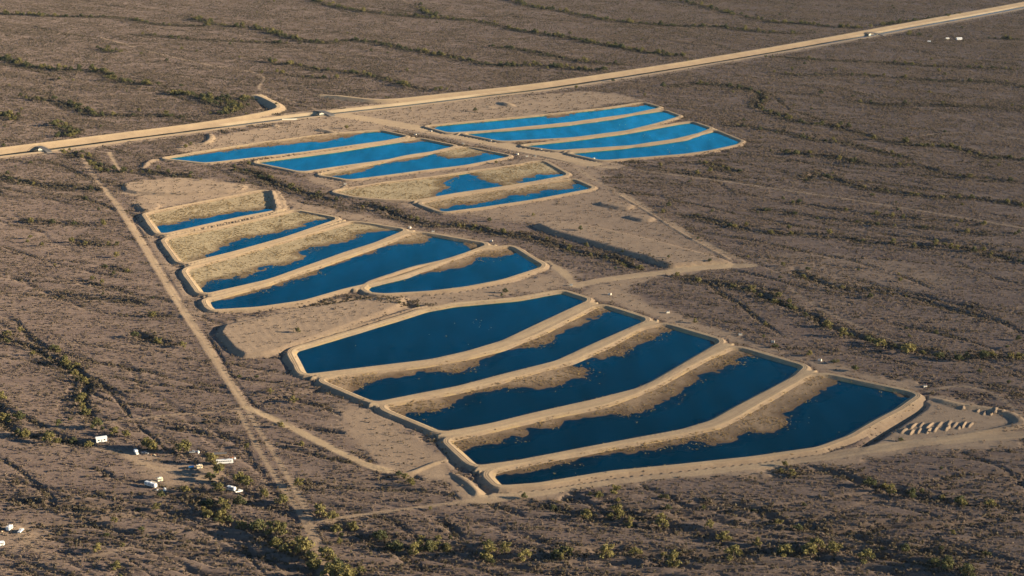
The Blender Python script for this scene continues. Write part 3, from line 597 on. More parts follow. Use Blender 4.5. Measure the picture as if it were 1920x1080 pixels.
def earth_material():
    m, nt, n, l, bs = new_mat('desert_earth')
    bs.inputs['Roughness'].default_value = .95
    bs.inputs['Diffuse Roughness'].default_value = 1.0
    bs.inputs['Specular IOR Level'].default_value = .1
    geo = n.new('ShaderNodeNewGeometry')
    def noise(scale, detail=5, rough=.6, vec=None):
        t = n.new('ShaderNodeTexNoise')
        t.inputs['Scale'].default_value = scale
        t.inputs['Detail'].default_value = detail
        t.inputs['Roughness'].default_value = rough
        l.new(vec if vec else geo.outputs['Position'], t.inputs['Vector'])
        return t.outputs['Fac']
    def ramp(fac, a, b):
        r = n.new('ShaderNodeMapRange')
        r.inputs['From Min'].default_value = a; r.inputs['From Max'].default_value = b
        l.new(fac, r.inputs['Value'])
        return r.outputs['Result']
    def mixc(fac, a, b):
        x = n.new('ShaderNodeMix'); x.data_type = 'RGBA'
        if isinstance(fac, float): x.inputs[0].default_value = fac
        else: l.new(fac, x.inputs[0])
        for v, s in ((a, x.inputs[6]), (b, x.inputs[7])):
            if isinstance(v, tuple): s.default_value = (*v, 1)
            else: l.new(v, s)
        return x.outputs[2]
    def mul(a, b):
        x = n.new('ShaderNodeMath'); x.operation = 'MULTIPLY'
        for v, s in ((a, x.inputs[0]), (b, x.inputs[1])):
            if isinstance(v, float): s.default_value = v
            else: l.new(v, s)
        return x.outputs[0]
    def attr(nm):
        a = n.new('ShaderNodeAttribute'); a.attribute_name = nm
        s = n.new('ShaderNodeSeparateColor'); l.new(a.outputs['Color'], s.inputs[0])
        return s.outputs[0], s.outputs[1], s.outputs[2], a.outputs['Alpha']
    r1, g1, b1, a1 = attr('mask_one')
    r2, g2, b2, a2 = attr('mask_two')
    mp = n.new('ShaderNodeMapping'); mp.inputs['Rotation'].default_value = (0, 0, -FLOW)
    mp.inputs['Scale'].default_value = (.16, 1, 1)
    l.new(geo.outputs['Position'], mp.inputs['Vector'])
    big = ramp(noise(.006, 5), .35, .65)
    mid = ramp(noise(.045, 6, .65), .32, .68)
    mid2 = ramp(noise(.16, 5, .7), .38, .66)
    strk = ramp(noise(.07, 6, .65, mp.outputs['Vector']), .36, .64)
    fine = ramp(noise(.55, 4, .7), .3, .7)
    gran = ramp(noise(2.2, 2, .7), .25, .75)
    des = mixc(big, (.152, .109, .098), (.208, .152, .124))
    des = mixc(mul(mid, .75), des, (.086, .061, .056))
    des = mixc(mul(strk, .6), des, (.280, .205, .155))
    des = mixc(mul(mid2, .45), des, (.102, .074, .066))
    des = mixc(mul(fine, .6), des, (.082, .058, .042))
    wsh = mixc(mid, (.24, .18, .125), (.16, .12, .08))
    des = mixc(mul(r2, .35), des, wsh)
    gra = mixc(mid, (.42, .305, .198), (.32, .232, .154))
    gra = mixc(mul(strk, .35), gra, (.22, .16, .11))
    gra = mixc(mul(mid2, .4), gra, (.20, .145, .10))
    gra = mixc(mul(fine, .4), gra, (.185, .135, .095))
    des = mixc(g1, des, gra)
    brn = mixc(mid, (.38, .27, .17), (.27, .19, .12))
    brn = mixc(mul(mid2, .5), brn, (.21, .145, .09))
    brn = mixc(mul(strk, .5), brn, (.23, .16, .10))
    brn = mixc(mul(fine, .6), brn, (.165, .118, .074))
    pal = mixc(mid, (.44, .345, .215), (.33, .26, .155))
    pal = mixc(mul(mid2, .5), pal, (.25, .195, .115))
    pal = mixc(mul(strk, .5), pal, (.27, .215, .13))
    pal = mixc(mul(fine, .6), pal, (.235, .185, .11))
    flo = mixc(g2, brn, pal)
    des = mixc(b1, des, flo)
    crs = mixc(mid, (.55, .405, .235), (.45, .33, .195))
    crs = mixc(mul(mid2, .3), crs, (.35, .255, .155))
    crs = mixc(mul(fine, .3), crs, (.35, .25, .15))
    des = mixc(r1, des, crs)
    des = mixc(mul(a2, .5), des, (.42, .29, .12))
    des = mixc(mul(a1, .85), des, (.085, .055, .034))
    con = mixc(mid, (.44, .34, .225), (.36, .28, .185))
    des = mixc(b2, des, con)
    vr = n.new('ShaderNodeHueSaturation')
    l.new(des, vr.inputs['Color'])
    mr = n.new('ShaderNodeMapRange'); l.new(gran, mr.inputs['Value'])
    mr.inputs['To Min'].default_value = .86; mr.inputs['To Max'].default_value = 1.12
    l.new(mr.outputs['Result'], vr.inputs['Value'])
    l.new(vr.outputs['Color'], bs.inputs['Base Color'])
    bp = n.new('ShaderNodeBump'); bp.inputs['Strength'].default_value = .35; bp.inputs['Distance'].default_value = .35
    l.new(fine, bp.inputs['Height'])
    l.new(bp.outputs['Normal'], bs.inputs['Normal'])
    return m

def water_material(name, base, gloss, rough, shallow=False):
    m, nt, n, l, bs = new_mat(name)
    n.remove(bs)
    geo = n.new('ShaderNodeNewGeometry')
    nz = n.new('ShaderNodeTexNoise'); nz.inputs['Scale'].default_value = .02; nz.inputs['Detail'].default_value = 5
    mp = n.new('ShaderNodeMapping'); mp.inputs['Scale'].default_value = (1, .25, 1); mp.inputs['Rotation'].default_value = (0, 0, .5)
    l.new(geo.outputs['Position'], mp.inputs['Vector']); l.new(mp.outputs['Vector'], nz.inputs['Vector'])
    mx = n.new('ShaderNodeMix'); mx.data_type = 'RGBA'
    mx.inputs[6].default_value = (*[c * .7 for c in base], 1); mx.inputs[7].default_value = (*[c * 1.3 for c in base], 1)
    l.new(nz.outputs['Fac'], mx.inputs[0])
    df = n.new('ShaderNodeBsdfDiffuse'); l.new(mx.outputs[2], df.inputs['Color'])
    gl = n.new('ShaderNodeBsdfGlossy'); gl.inputs['Color'].default_value = (*gloss, 1)
    mr = n.new('ShaderNodeMapRange'); mr.inputs['From Min'].default_value = .35; mr.inputs['From Max'].default_value = .65
    mr.inputs['To Min'].default_value = rough * .6; mr.inputs['To Max'].default_value = rough * 1.5
    l.new(nz.outputs['Fac'], mr.inputs['Value']); l.new(mr.outputs['Result'], gl.inputs['Roughness'])
    wv = n.new('ShaderNodeTexNoise'); wv.inputs['Scale'].default_value = .7; wv.inputs['Detail'].default_value = 3
    l.new(geo.outputs['Position'], wv.inputs['Vector'])
    bp = n.new('ShaderNodeBump'); bp.inputs['Strength'].default_value = .14; bp.inputs['Distance'].default_value = .1
    l.new(wv.outputs['Fac'], bp.inputs['Height'])
    fr = n.new('ShaderNodeFresnel'); fr.inputs['IOR'].default_value = 1.333
    pw = n.new('ShaderNodeMath'); pw.operation = 'POWER'; pw.inputs[1].default_value = 1.9
    sc_ = n.new('ShaderNodeMath'); sc_.operation = 'MULTIPLY'; sc_.inputs[1].default_value = 4.7; sc_.use_clamp = True
    l.new(fr.outputs[0], pw.inputs[0]); l.new(pw.outputs[0], sc_.inputs[0])
    for q in (df, gl): l.new(bp.outputs['Normal'], q.inputs['Normal'])
    # wind streaks: rippled lanes reflect a little more of the sky
    nz2 = n.new('ShaderNodeTexNoise'); nz2.inputs['Scale'].default_value = .05; nz2.inputs['Detail'].default_value = 6; nz2.inputs['Roughness'].default_value = .65
    l.new(mp.outputs['Vector'], nz2.inputs['Vector'])
    r2_ = n.new('ShaderNodeMapRange'); r2_.inputs['From Min'].default_value = .3; r2_.inputs['From Max'].default_value = .7
    r2_.inputs['To Min'].default_value = .7; r2_.inputs['To Max'].default_value = 1.3
    l.new(nz2.outputs['Fac'], r2_.inputs['Value'])
    m2_ = n.new('ShaderNodeMath'); m2_.operation = 'MULTIPLY'; m2_.use_clamp = True
    l.new(sc_.outputs[0], m2_.inputs[0]); l.new(r2_.outputs['Result'], m2_.inputs[1])
    under = df.outputs[0]
    if shallow:
        at_ = n.new('ShaderNodeAttribute'); at_.attribute_name = 'depth'
        r3_ = n.new('ShaderNodeMapRange'); r3_.inputs['From Min'].default_value = 0; r3_.inputs['From Max'].default_value = .30
        l.new(at_.outputs['Fac'], r3_.inputs['Value'])
        tp = n.new('ShaderNodeBsdfTransparent'); tp.inputs['Color'].default_value = (.62, .74, .78, 1)
        m3_ = n.new('ShaderNodeMixShader')
        l.new(r3_.outputs['Result'], m3_.inputs[0]); l.new(tp.outputs[0], m3_.inputs[1]); l.new(df.outputs[0], m3_.inputs[2])
        under = m3_.outputs[0]
    ms = n.new('ShaderNodeMixShader')
    l.new(m2_.outputs[0], ms.inputs[0]); l.new(under, ms.inputs[1]); l.new(gl.outputs[0], ms.inputs[2])
    l.new(ms.outputs[0], n['Material Output'].inputs['Surface'])
    return m

def leaf_material(name, c1, c2):
    m, nt, n, l, bs = new_mat(name)
    bs.inputs['Roughness'].default_value = .8
    bs.inputs['Specular IOR Level'].default_value = .15
    oi = n.new('ShaderNodeObjectInfo'); geo = n.new('ShaderNodeNewGeometry')
    nz = n.new('ShaderNodeTexNoise'); nz.inputs['Scale'].default_value = .8
    l.new(geo.outputs['Position'], nz.inputs['Vector'])
    ad = n.new('ShaderNodeMath'); ad.operation = 'ADD'
    l.new(nz.outputs['Fac'], ad.inputs[0]); l.new(oi.outputs['Random'], ad.inputs[1])
    ml = n.new('ShaderNodeMath'); ml.operation = 'MULTIPLY'; ml.inputs[1].default_value = .55
    l.new(ad.outputs[0], ml.inputs[0])
    mx = n.new('ShaderNodeMix'); mx.data_type = 'RGBA'
    mx.inputs[6].default_value = (*c1, 1); mx.inputs[7].default_value = (*c2, 1)
    l.new(ml.outputs[0], mx.inputs[0]); l.new(mx.outputs[2], bs.inputs['Base Color'])
    tr = n.new('ShaderNodeBsdfTranslucent'); l.new(mx.outputs[2], tr.inputs['Color'])
    ms = n.new('ShaderNodeMixShader'); ms.inputs[0].default_value = .25
    l.new(bs.outputs[0], ms.inputs[1]); l.new(tr.outputs[0], ms.inputs[2])
    l.new(ms.outputs[0], n['Material Output'].inputs['Surface'])
    return m

M = dict(
 earth=earth_material(),
 water=water_material('pond_water', (.0002, .007, .011), (.08, .80, 1.), .13, True),
 canal_water=water_material('canal_water', (.02, .028, .028), (.35, .42, .48), .16),
 leaf=leaf_material('palo_verde_leaf', (.092, .088, .034), (.235, .195, .072)),
 leaf_dark=leaf_material('mesquite_leaf', (.048, .056, .026), (.120, .115, .048)),
 shrub=leaf_material('creosote_leaf', (.118, .091, .070), (.275, .205, .145)),
 brush=leaf_material('wash_brush_leaf', (.055, .046, .033), (.155, .122, .074)),
 grass=leaf_material('dry_grass', (.17, .115, .05), (.34, .24, .11)),
 bark=plain('bark', (.10, .075, .05), .9),
 white=plain('white_paint', (.70, .69, .66), .4, 0, .05),
 cream=plain('cream_paint', (.78, .68, .48), .5, 0, .06),
 grey=plain('grey_metal', (.32, .32, .32), .5, .4),
 dark=plain('dark_rubber', (.03, .03, .03), .7),
 glass=plain('tinted_glass', (.02, .03, .04), .12),
 concrete=plain('pale_concrete', (.50, .45, .37), .85),
 deck=plain('weathered_deck', (.13, .115, .10), .8),
 blue=plain('blue_tarp', (.03, .25, .50), .5),
 rust=plain('rusty_junk', (.30, .13, .06), .9, 0, .4, 3),
 wood=plain('old_timber', (.24, .16, .09), .9, 0, .3, 3),
 tan=plain('tan_siding', (.55, .45, .30), .6),
 soil=plain('heaped_soil', (.17, .120, .078), .95, 0, .25, .8),
 red=plain('red_paint', (.45, .10, .06), .5),
)

# ------------------------------------------------------------------ mesh output
def link(o, parent=None):
    C.objects.link(o)
    if parent is not None: o.parent = parent
    return o

def tag(o, label=None, cat=None, group=None, kind=None):
    if label: o['label'] = label
    if cat: o['category'] = cat
    if group: o['group'] = group
    if kind: o['kind'] = kind
    return o

def fast_mesh(name, co, quads, smooth=True):
    me = bpy.data.meshes.new(name)
    nv, nf, k = len(co), len(quads), quads.shape[1]
    me.vertices.add(nv); me.vertices.foreach_set('co', np.ascontiguousarray(co, np.float32).ravel())
    me.loops.add(nf * k); me.loops.foreach_set('vertex_index', np.ascontiguousarray(quads, np.int32).ravel())
    me.polygons.add(nf)
    me.polygons.foreach_set('loop_start', np.arange(0, nf * k, k, dtype=np.int32))
    me.polygons.foreach_set('use_smooth', np.full(nf, smooth))
    me.update(calc_edges=True)
    return me

jj, cc = np.meshgrid(np.arange(NR - 1), np.arange(NC - 1), indexing='ij')
v0 = (jj * NC + cc).ravel()
Q = np.stack([v0, v0 + 1, v0 + NC + 1, v0 + NC], 1)
fc = np.stack([cls[Q[:, k]] for k in range(4)], 1)
face_reg = fc.max(1)
# a face belongs to a region only where all but one of its corners do
agree = (fc == face_reg[:, None]).sum(1)
face_reg = np.where(agree >= 2, face_reg, fc.min(1))
co_all = np.stack([X, Y, Z], 1)
m1 = np.stack([np.clip(road, 0, 1), graded, floor_m, mud], 1).astype(np.float32)
m2 = np.stack([np.clip(wash_m, 0, 1), pale, conc, gold], 1).astype(np.float32)
# shading normals of the whole sheet so that the pieces meet without seams
dzx = np.gradient(Z.reshape(NR, NC), axis=1) / np.gradient(GX, axis=1)
bx_y = np.gradient(GX, axis=0); by_y = np.gradient(GY, axis=0); bz = np.gradient(Z.reshape(NR, NC), axis=0)
dzy = (bz - dzx * bx_y) / by_y
nrm = np.stack([-dzx.ravel(), -dzy.ravel(), np.ones(N)], 1)
nrm /= np.linalg.norm(nrm, axis=1)[:, None]
for rid in range(len(REG)):
    f = Q[face_reg == rid]
    if len(f) == 0: continue
    used, inv = np.unique(f, return_inverse=True)
    nm, lab = (REG[rid], 'wide desert plain of brown gravel and soil') if rid == 0 else REG[rid]
    me = fast_mesh(nm, co_all[used], inv.reshape(-1, 4).astype(np.int32))
    for an, arr in (('mask_one', m1), ('mask_two', m2)):
        a = me.attributes.new(an, 'FLOAT_COLOR', 'POINT')
        a.data.foreach_set('color', np.ascontiguousarray(arr[used]).ravel())
    if rid:
        me.normals_split_custom_set_from_vertices(nrm[used].tolist())
    me.materials.append(M['earth'])
    o = link(bpy.data.objects.new(nm, me))
    tag(o, lab, kind='structure')

# water sheets, one for every basin
for k, L in bas_xy.items():
    f = Q[(cls[Q] == BASINS[k]['rid']).any(1)]
    f = f[(Z[f].min(1) < WL + .02)]
    used, inv = np.unique(f, return_inverse=True)
    me = fast_mesh('pond_water', np.c_[X[used], Y[used], np.full(len(used), WL)], inv.reshape(-1, 4).astype(np.int32))
    a = me.attributes.new('depth', 'FLOAT', 'POINT'); a.data.foreach_set('value', np.ascontiguousarray(np.where(cls[used] == BASINS[k]['rid'], WL - Z[used], 1.0), np.float32))
    me.materials.append(M['water'])
    tag(link(bpy.data.objects.new('pond_water', me)), 'blue water standing in the ' + BNAME[k], kind='structure')
Lc = CAN_L
tn = np.gradient(Lc, axis=0); tn /= np.linalg.norm(tn, axis=1)[:, None]
nn = np.stack([-tn[:, 1], tn[:, 0]], 1)
wv = np.concatenate([np.c_[Lc - nn * 8.9, np.full(len(Lc), -1.9)], np.c_[Lc + nn * 8.9, np.full(len(Lc), -1.9)]])
n_ = len(Lc); a_ = np.arange(n_ - 1)
me = fast_mesh('canal_water', wv, np.stack([a_, a_ + 1, a_ + 1 + n_, a_ + n_], 1))
me.materials.append(M['canal_water'])
tag(link(bpy.data.objects.new('canal_water', me)), 'grey-blue water flowing in the canal', kind='structure')

# lofted embankments: one ring of bank and crest road round every basin
def ring_resample(L, step):
    P = np.vstack([L, L[:1]])
    seg = np.linalg.norm(np.diff(P, axis=0), axis=1); cs = np.concatenate([[0], np.cumsum(seg)])
    n = int(cs[-1] / step); q = np.arange(n) * cs[-1] / n
    return np.stack([np.interp(q, cs, P[:, 0]), np.interp(q, cs, P[:, 1])], 1)
for q_, (k, L) in enumerate(bas_xy.items()):
    hc = CREST[k[0]]
    L = ring_resample(L, 3.0)
    for _ in range(1): L = .5 * L + .25 * (np.roll(L, 1, 0) + np.roll(L, -1, 0))
    ar = np.sum(L[:, 0] * np.roll(L[:, 1], -1) - L[:, 1] * np.roll(L[:, 0], -1))
    tg = np.roll(L, -1, 0) - np.roll(L, 1, 0); tg /= np.linalg.norm(tg, axis=1)[:, None]
    out = np.stack([tg[:, 1], -tg[:, 0]], 1) * (1 if ar > 0 else -1)
    wc = 4.0
    # offset, height, crest brightness, graded, rough, gold
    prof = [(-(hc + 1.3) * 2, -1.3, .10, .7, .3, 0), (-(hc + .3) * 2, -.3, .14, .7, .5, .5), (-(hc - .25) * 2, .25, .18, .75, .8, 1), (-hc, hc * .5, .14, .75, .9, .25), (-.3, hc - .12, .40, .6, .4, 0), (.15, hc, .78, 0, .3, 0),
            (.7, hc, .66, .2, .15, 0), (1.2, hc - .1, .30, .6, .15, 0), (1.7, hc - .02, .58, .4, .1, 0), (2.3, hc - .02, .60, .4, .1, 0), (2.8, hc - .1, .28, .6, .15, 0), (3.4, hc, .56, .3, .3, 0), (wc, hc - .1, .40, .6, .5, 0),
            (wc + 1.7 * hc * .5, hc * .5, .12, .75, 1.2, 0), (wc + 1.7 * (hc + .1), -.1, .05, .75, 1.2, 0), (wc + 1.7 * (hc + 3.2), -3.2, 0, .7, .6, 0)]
    n = len(L); kp = len(prof)
    co = np.zeros((n, kp, 3)); a1 = np.zeros((n, kp, 4), np.float32); a2 = np.zeros((n, kp, 4), np.float32)
    for c, (t, z, rd_, gr_, rg, gd_) in enumerate(prof):
        x = L[:, 0] + out[:, 0] * t; y = L[:, 1] + out[:, 1] * t
        nz = fbm(x, y, 16, 160, 4) - .5
        x = x + out[:, 0] * nz * rg * 2.2; y = y + out[:, 1] * nz * rg * 2.2
        co[:, c, 0] = x; co[:, c, 1] = y; co[:, c, 2] = z + nz * rg * .35 + q_ * .006
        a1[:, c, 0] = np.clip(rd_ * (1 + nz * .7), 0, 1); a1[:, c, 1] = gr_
        a2[:, c, 3] = gd_ * sstep(.46, .62, fbm(x, y, 11, 170, 3))
    ii = np.arange(n)[:, None]; cc_ = np.arange(kp - 1)[None, :]
    v00 = (ii * kp + cc_).ravel(); v10 = (((ii + 1) % n) * kp + cc_).ravel()
    qd = np.stack([v00, v10, v10 + 1, v00 + 1], 1)
    if ar > 0: qd = qd[:, ::-1]
    qd = qd[:, ::-1]
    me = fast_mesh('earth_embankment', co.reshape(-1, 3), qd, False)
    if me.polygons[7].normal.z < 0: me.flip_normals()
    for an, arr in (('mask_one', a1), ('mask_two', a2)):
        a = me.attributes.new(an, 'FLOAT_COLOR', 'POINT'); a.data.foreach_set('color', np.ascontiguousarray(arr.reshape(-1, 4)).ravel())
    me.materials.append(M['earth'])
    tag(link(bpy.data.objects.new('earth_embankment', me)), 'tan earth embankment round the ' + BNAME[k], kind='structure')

# lofted earthworks along the canal: lined channel with service roads, and the dikes
def resample(L, step):
    seg = np.linalg.norm(np.diff(L, axis=0), axis=1); cs = np.concatenate([[0], np.cumsum(seg)])
    q = np.linspace(0, cs[-1], max(2, int(cs[-1] / step)))
    return np.stack([np.interp(q, cs, L[:, 0]), np.interp(q, cs, L[:, 1])], 1)
def loft(name, label, L, prof, rough, taper=0):
    L = resample(L, 5.0)
    tn = np.gradient(L, axis=0); tn /= np.linalg.norm(tn, axis=1)[:, None]
    nn = np.stack([-tn[:, 1], tn[:, 0]], 1)
    n = len(L); k = len(prof)
    co = np.zeros((n, k, 3)); a1 = np.zeros((n, k, 4), np.float32); a2 = np.zeros((n, k, 4), np.float32)
    tp = np.ones(n)
    if taper:
        q = np.arange(n) * 5.0
        tp = sstep(-10, taper, q) * sstep(-10, taper, q[-1] - q)
    for c, (t, z, rd_, gr_, cn_, rg) in enumerate(prof):
        x = L[:, 0] + nn[:, 0] * t; y = L[:, 1] + nn[:, 1] * t
        nz = (fbm(x, y, 22, 150, 4) - .5)
        co[:, c, 0] = x; co[:, c, 1] = y
        co[:, c, 2] = (z * tp if z > 0 else z) + nz * rough * rg
        a1[:, c, 0] = rd_ * (1 - .25 * np.clip(nz * 2 + .3, 0, 1) * rg); a1[:, c, 1] = gr_; a2[:, c, 2] = cn_
    v = (np.arange(n - 1)[:, None] * k + np.arange(k - 1)[None, :]).ravel()
    me = fast_mesh(name, co.reshape(-1, 3), np.stack([v, v + k, v + k + 1, v + 1], 1)[:, ::-1], False)
    for an, arr in (('mask_one', a1), ('mask_two', a2)):
        a = me.attributes.new(an, 'FLOAT_COLOR', 'POINT'); a.data.foreach_set('color', np.ascontiguousarray(arr.reshape(-1, 4)).ravel())
    me.materials.append(M['earth'])
    return tag(link(bpy.data.objects.new(name, me)), label, kind='structure')
CPROF = [(-23, -1.0, .2, .6, 0, 1), (-19.5, .4, .5, 0, 0, .3), (-12.6, .5, .55, 0, 0, .2), (-12.4, .5, 0, 0, 1, 0), (-11.6, .4, 0, 0, 1, 0), (-6.5, -3.6, 0, 0, 1, 0), (6.5, -3.6, 0, 0, 1, 0),
         (11.6, .4, 0, 0, 1, 0), (12.4, .5, 0, 0, 1, 0), (12.6, .5, .95, 0, 0, .2), (17.5, .5, .95, 0, 0, .3), (18.5, .2, .5, .5, 0, 1), (22, -1.0, .2, .6, 0, 1)]
loft('canal', 'concrete-lined canal with tan service roads on both sides', CAN_L, CPROF, .25)
for e, lab in zip(DIKES, ('curving earth dike that hooks away from the canal', 'long straight earth dike lining the far side of the canal')):
    h, w = e['h'], e['w']
    prof = [(-w - h * 2.4 - 3, -1.2, .35, .6, 0, .6), (-w - h * 1.6, h * .33, .5, .3, 0, 1), (-w - h * .8, h * .67, .58, .2, 0, 1), (-w, h, .72, 0, 0, .5), (w, h, .72, 0, 0, .5), (w + h * 1.1, h * .45, .5, .3, 0, 1), (w + h * 2.2 + 2, -1.2, .3, .6, 0, .6)]
    loft('canal_dike', lab, chaikin(G(e['p'], h), 2, .25), prof, 1.1, 60)

# ------------------------------------------------------------------ plants
def leaf_cloud(lobes, n, size, seed, flat=.6):
    r = np.random.default_rng(seed)
    V = []; F = []
    w = np.array([l[3] ** 2 for l in lobes]); w /= w.sum()
    for k in range(n):
        l = lobes[r.choice(len(lobes), p=w)]
        d = r.normal(size=3); d /= np.linalg.norm(d)
        rad = l[3] * (r.random() ** .42)
        c = np.array([l[0], l[1], l[2]]) + d * rad * np.array([1, 1, flat if d[2] < 0 else .9])
        if c[2] < .05: c[2] = .05 + r.random() * .1
        nrmv = d + r.normal(size=3) * .7; nrmv /= np.linalg.norm(nrmv)
        t = np.cross(nrmv, r.normal(size=3)); t /= np.linalg.norm(t)
        b = np.cross(nrmv, t)
        s = size * (.6 + .8 * r.random())
        i0 = len(V)
        V += [c - t * s - b * s * .6, c + t * s - b * s * .5, c + t * s * .8 + b * s * .7, c - t * s * .9 + b * s * .55]
        F.append([i0, i0 + 1, i0 + 2, i0 + 3])
    return np.array(V), np.array(F)

def limb(bm, a, b, r0, r1, sides=5):
    a = Vector(a); b = Vector(b); d = (b - a).normalized()
    q = d.to_track_quat('Z', 'Y')
    r = []
    for p, rr in ((a, r0), (b, r1)):
        r.append([bm.verts.new(p + q @ Vector((math.cos(t * 2 * math.pi / sides) * rr, math.sin(t * 2 * math.pi / sides) * rr, 0))) for t in range(sides)])
    for t in range(sides):
        bm.faces.new([r[0][t], r[0][(t + 1) % sides], r[1][(t + 1) % sides], r[1][t]])
    bm.faces.new(r[1]); bm.faces.new(r[0][::-1])

TREES = []
for v in range(7):
    rr = random.Random(50 + v)
    lobes = []
    bm = bmesh.new()
    top = 4.2 + rr.random() * 1.2
    limb(bm, (0, 0, -.4), (rr.uniform(-.15, .15), rr.uniform(-.15, .15), .9), .26, .2)
    nl = rr.randint(5, 8)
    for k in range(nl):
        a = k * 2 * math.pi / nl + rr.uniform(-.4, .4)
        r_ = rr.uniform(.9, 2.3); h = rr.uniform(1.5, top - 1.2)
        lobes.append((r_ * math.cos(a), r_ * math.sin(a), h, rr.uniform(.8, 1.45)))
        mid = (r_ * .4 * math.cos(a), r_ * .4 * math.sin(a), .7 + h * .35)
        limb(bm, (0, 0, .6), mid, .15, .1, 4); limb(bm, mid, (r_ * .9 * math.cos(a), r_ * .9 * math.sin(a), h), .1, .035, 4)
    lobes.append((rr.uniform(-.4, .4), rr.uniform(-.4, .4), top - 1.2, 1.4))
    limb(bm, (0, 0, .8), (0, 0, top - .9), .16, .04, 4)
    tm = bpy.data.meshes.new('trunk'); bm.to_mesh(tm); bm.free(); tm.materials.append(M['bark'])
    V, F = leaf_cloud(lobes, 520, .27, 90 + v)
    cm = fast_mesh('crown', V, F, False); cm.materials.append(M['leaf_dark' if v >= 5 else 'leaf'])
    TREES.append((tm, cm))

SHRUBS = []
for v in range(5):
    rr = random.Random(200 + v)
    lobes = [(rr.uniform(-.35, .35), rr.uniform(-.35, .35), rr.uniform(.25, .6), rr.uniform(.3, .5)) for _ in range(4)]
    V, F = leaf_cloud(lobes, 34, .17, 300 + v, .7)
    sm = fast_mesh('shrub', V, F, False); sm.materials.append(M['shrub']); SHRUBS.append(sm)
BRUSH = []
for v in range(4):
    rr = random.Random(230 + v)
    lobes = [(rr.uniform(-.4, .4), rr.uniform(-.4, .4), rr.uniform(.35, .9), rr.uniform(.35, .6)) for _ in range(5)]
    V, F = leaf_cloud(lobes, 46, .18, 360 + v, .7)
    sm = fast_mesh('brush', V, F, False); sm.materials.append(M['brush']); BRUSH.append(sm)
GRASS = []
for v in range(2):
    V, F = leaf_cloud([(0, 0, .3, .45), (.4, .1, .25, .35), (-.3, .3, .3, .4)], 26, .16, 330 + v, .6)
    sm = fast_mesh('tuft', V, F, False); sm.materials.append(M['grass']); GRASS.append(sm)

def scatter(name, label, cat, meshes_list, pos, scl):
    """one object whose points carry instances of the given plants"""
    col = bpy.data.collections.new(name + '_kinds')
    for q, ms in enumerate(meshes_list):
        if isinstance(ms, tuple):
            bm = bmesh.new(); bm.from_mesh(ms[0])
            nt0 = len(bm.faces); bm.from_mesh(ms[1]); bm.faces.ensure_lookup_table()
            for f in bm.faces[nt0:]: f.material_index = 1
            me = bpy.data.meshes.new('plant'); bm.to_mesh(me); bm.free()
            me.materials.append(ms[0].materials[0]); me.materials.append(ms[1].materials[0])
        else: me = ms
        col.objects.link(bpy.data.objects.new('%s_kind_%s' % (name, 'abcdefghi'[q]), me))
    n = len(pos)
    me = bpy.data.meshes.new(name)
    me.vertices.add(n); me.vertices.foreach_set('co', np.ascontiguousarray(pos, np.float32).ravel())
    a = me.attributes.new('spin', 'FLOAT_VECTOR', 'POINT')
    sp_ = np.zeros((n, 3), np.float32); sp_[:, 2] = rng.random(n) * 6.283
    a.data.foreach_set('vector', sp_.ravel())
    a = me.attributes.new('size', 'FLOAT', 'POINT'); a.data.foreach_set('value', np.asarray(scl, np.float32))
    a = me.attributes.new('pick', 'INT', 'POINT'); a.data.foreach_set('value', rng.integers(0, len(meshes_list), n).astype(np.int32))
    o = link(bpy.data.objects.new(name, me))
    ng = bpy.data.node_groups.new(name, 'GeometryNodeTree')
    ng.interface.new_socket('Geometry', in_out='INPUT', socket_type='NodeSocketGeometry')
    ng.interface.new_socket('Geometry', in_out='OUTPUT', socket_type='NodeSocketGeometry')
    gi = ng.nodes.new('NodeGroupInput'); go = ng.nodes.new('NodeGroupOutput')
    ip = ng.nodes.new('GeometryNodeInstanceOnPoints')
    ci = ng.nodes.new('GeometryNodeCollectionInfo')
    ci.inputs['Collection'].default_value = col
    ci.inputs['Separate Children'].default_value = True
    ci.inputs['Reset Children'].default_value = True
    ip.inputs['Pick Instance'].default_value = True
    def na(nm, t):
        x = ng.nodes.new('GeometryNodeInputNamedAttribute'); x.data_type = t; x.inputs['Name'].default_value = nm
        return [s for s in x.outputs if s.enabled][0]
    ng.links.new(gi.outputs[0], ip.inputs['Points'])
    ng.links.new(ci.outputs[0], ip.inputs['Instance'])
    ng.links.new(na('pick', 'INT'), ip.inputs['Instance Index'])
    ng.links.new(na('spin', 'FLOAT_VECTOR'), ip.inputs['Rotation'])
    ng.links.new(na('size', 'FLOAT'), ip.inputs['Scale'])
    ng.links.new(ip.outputs[0], go.inputs[0])
    md = o.modifiers.new('plants', 'NODES'); md.node_group = ng
    tag(o, label, cat, kind='stuff')
    return o

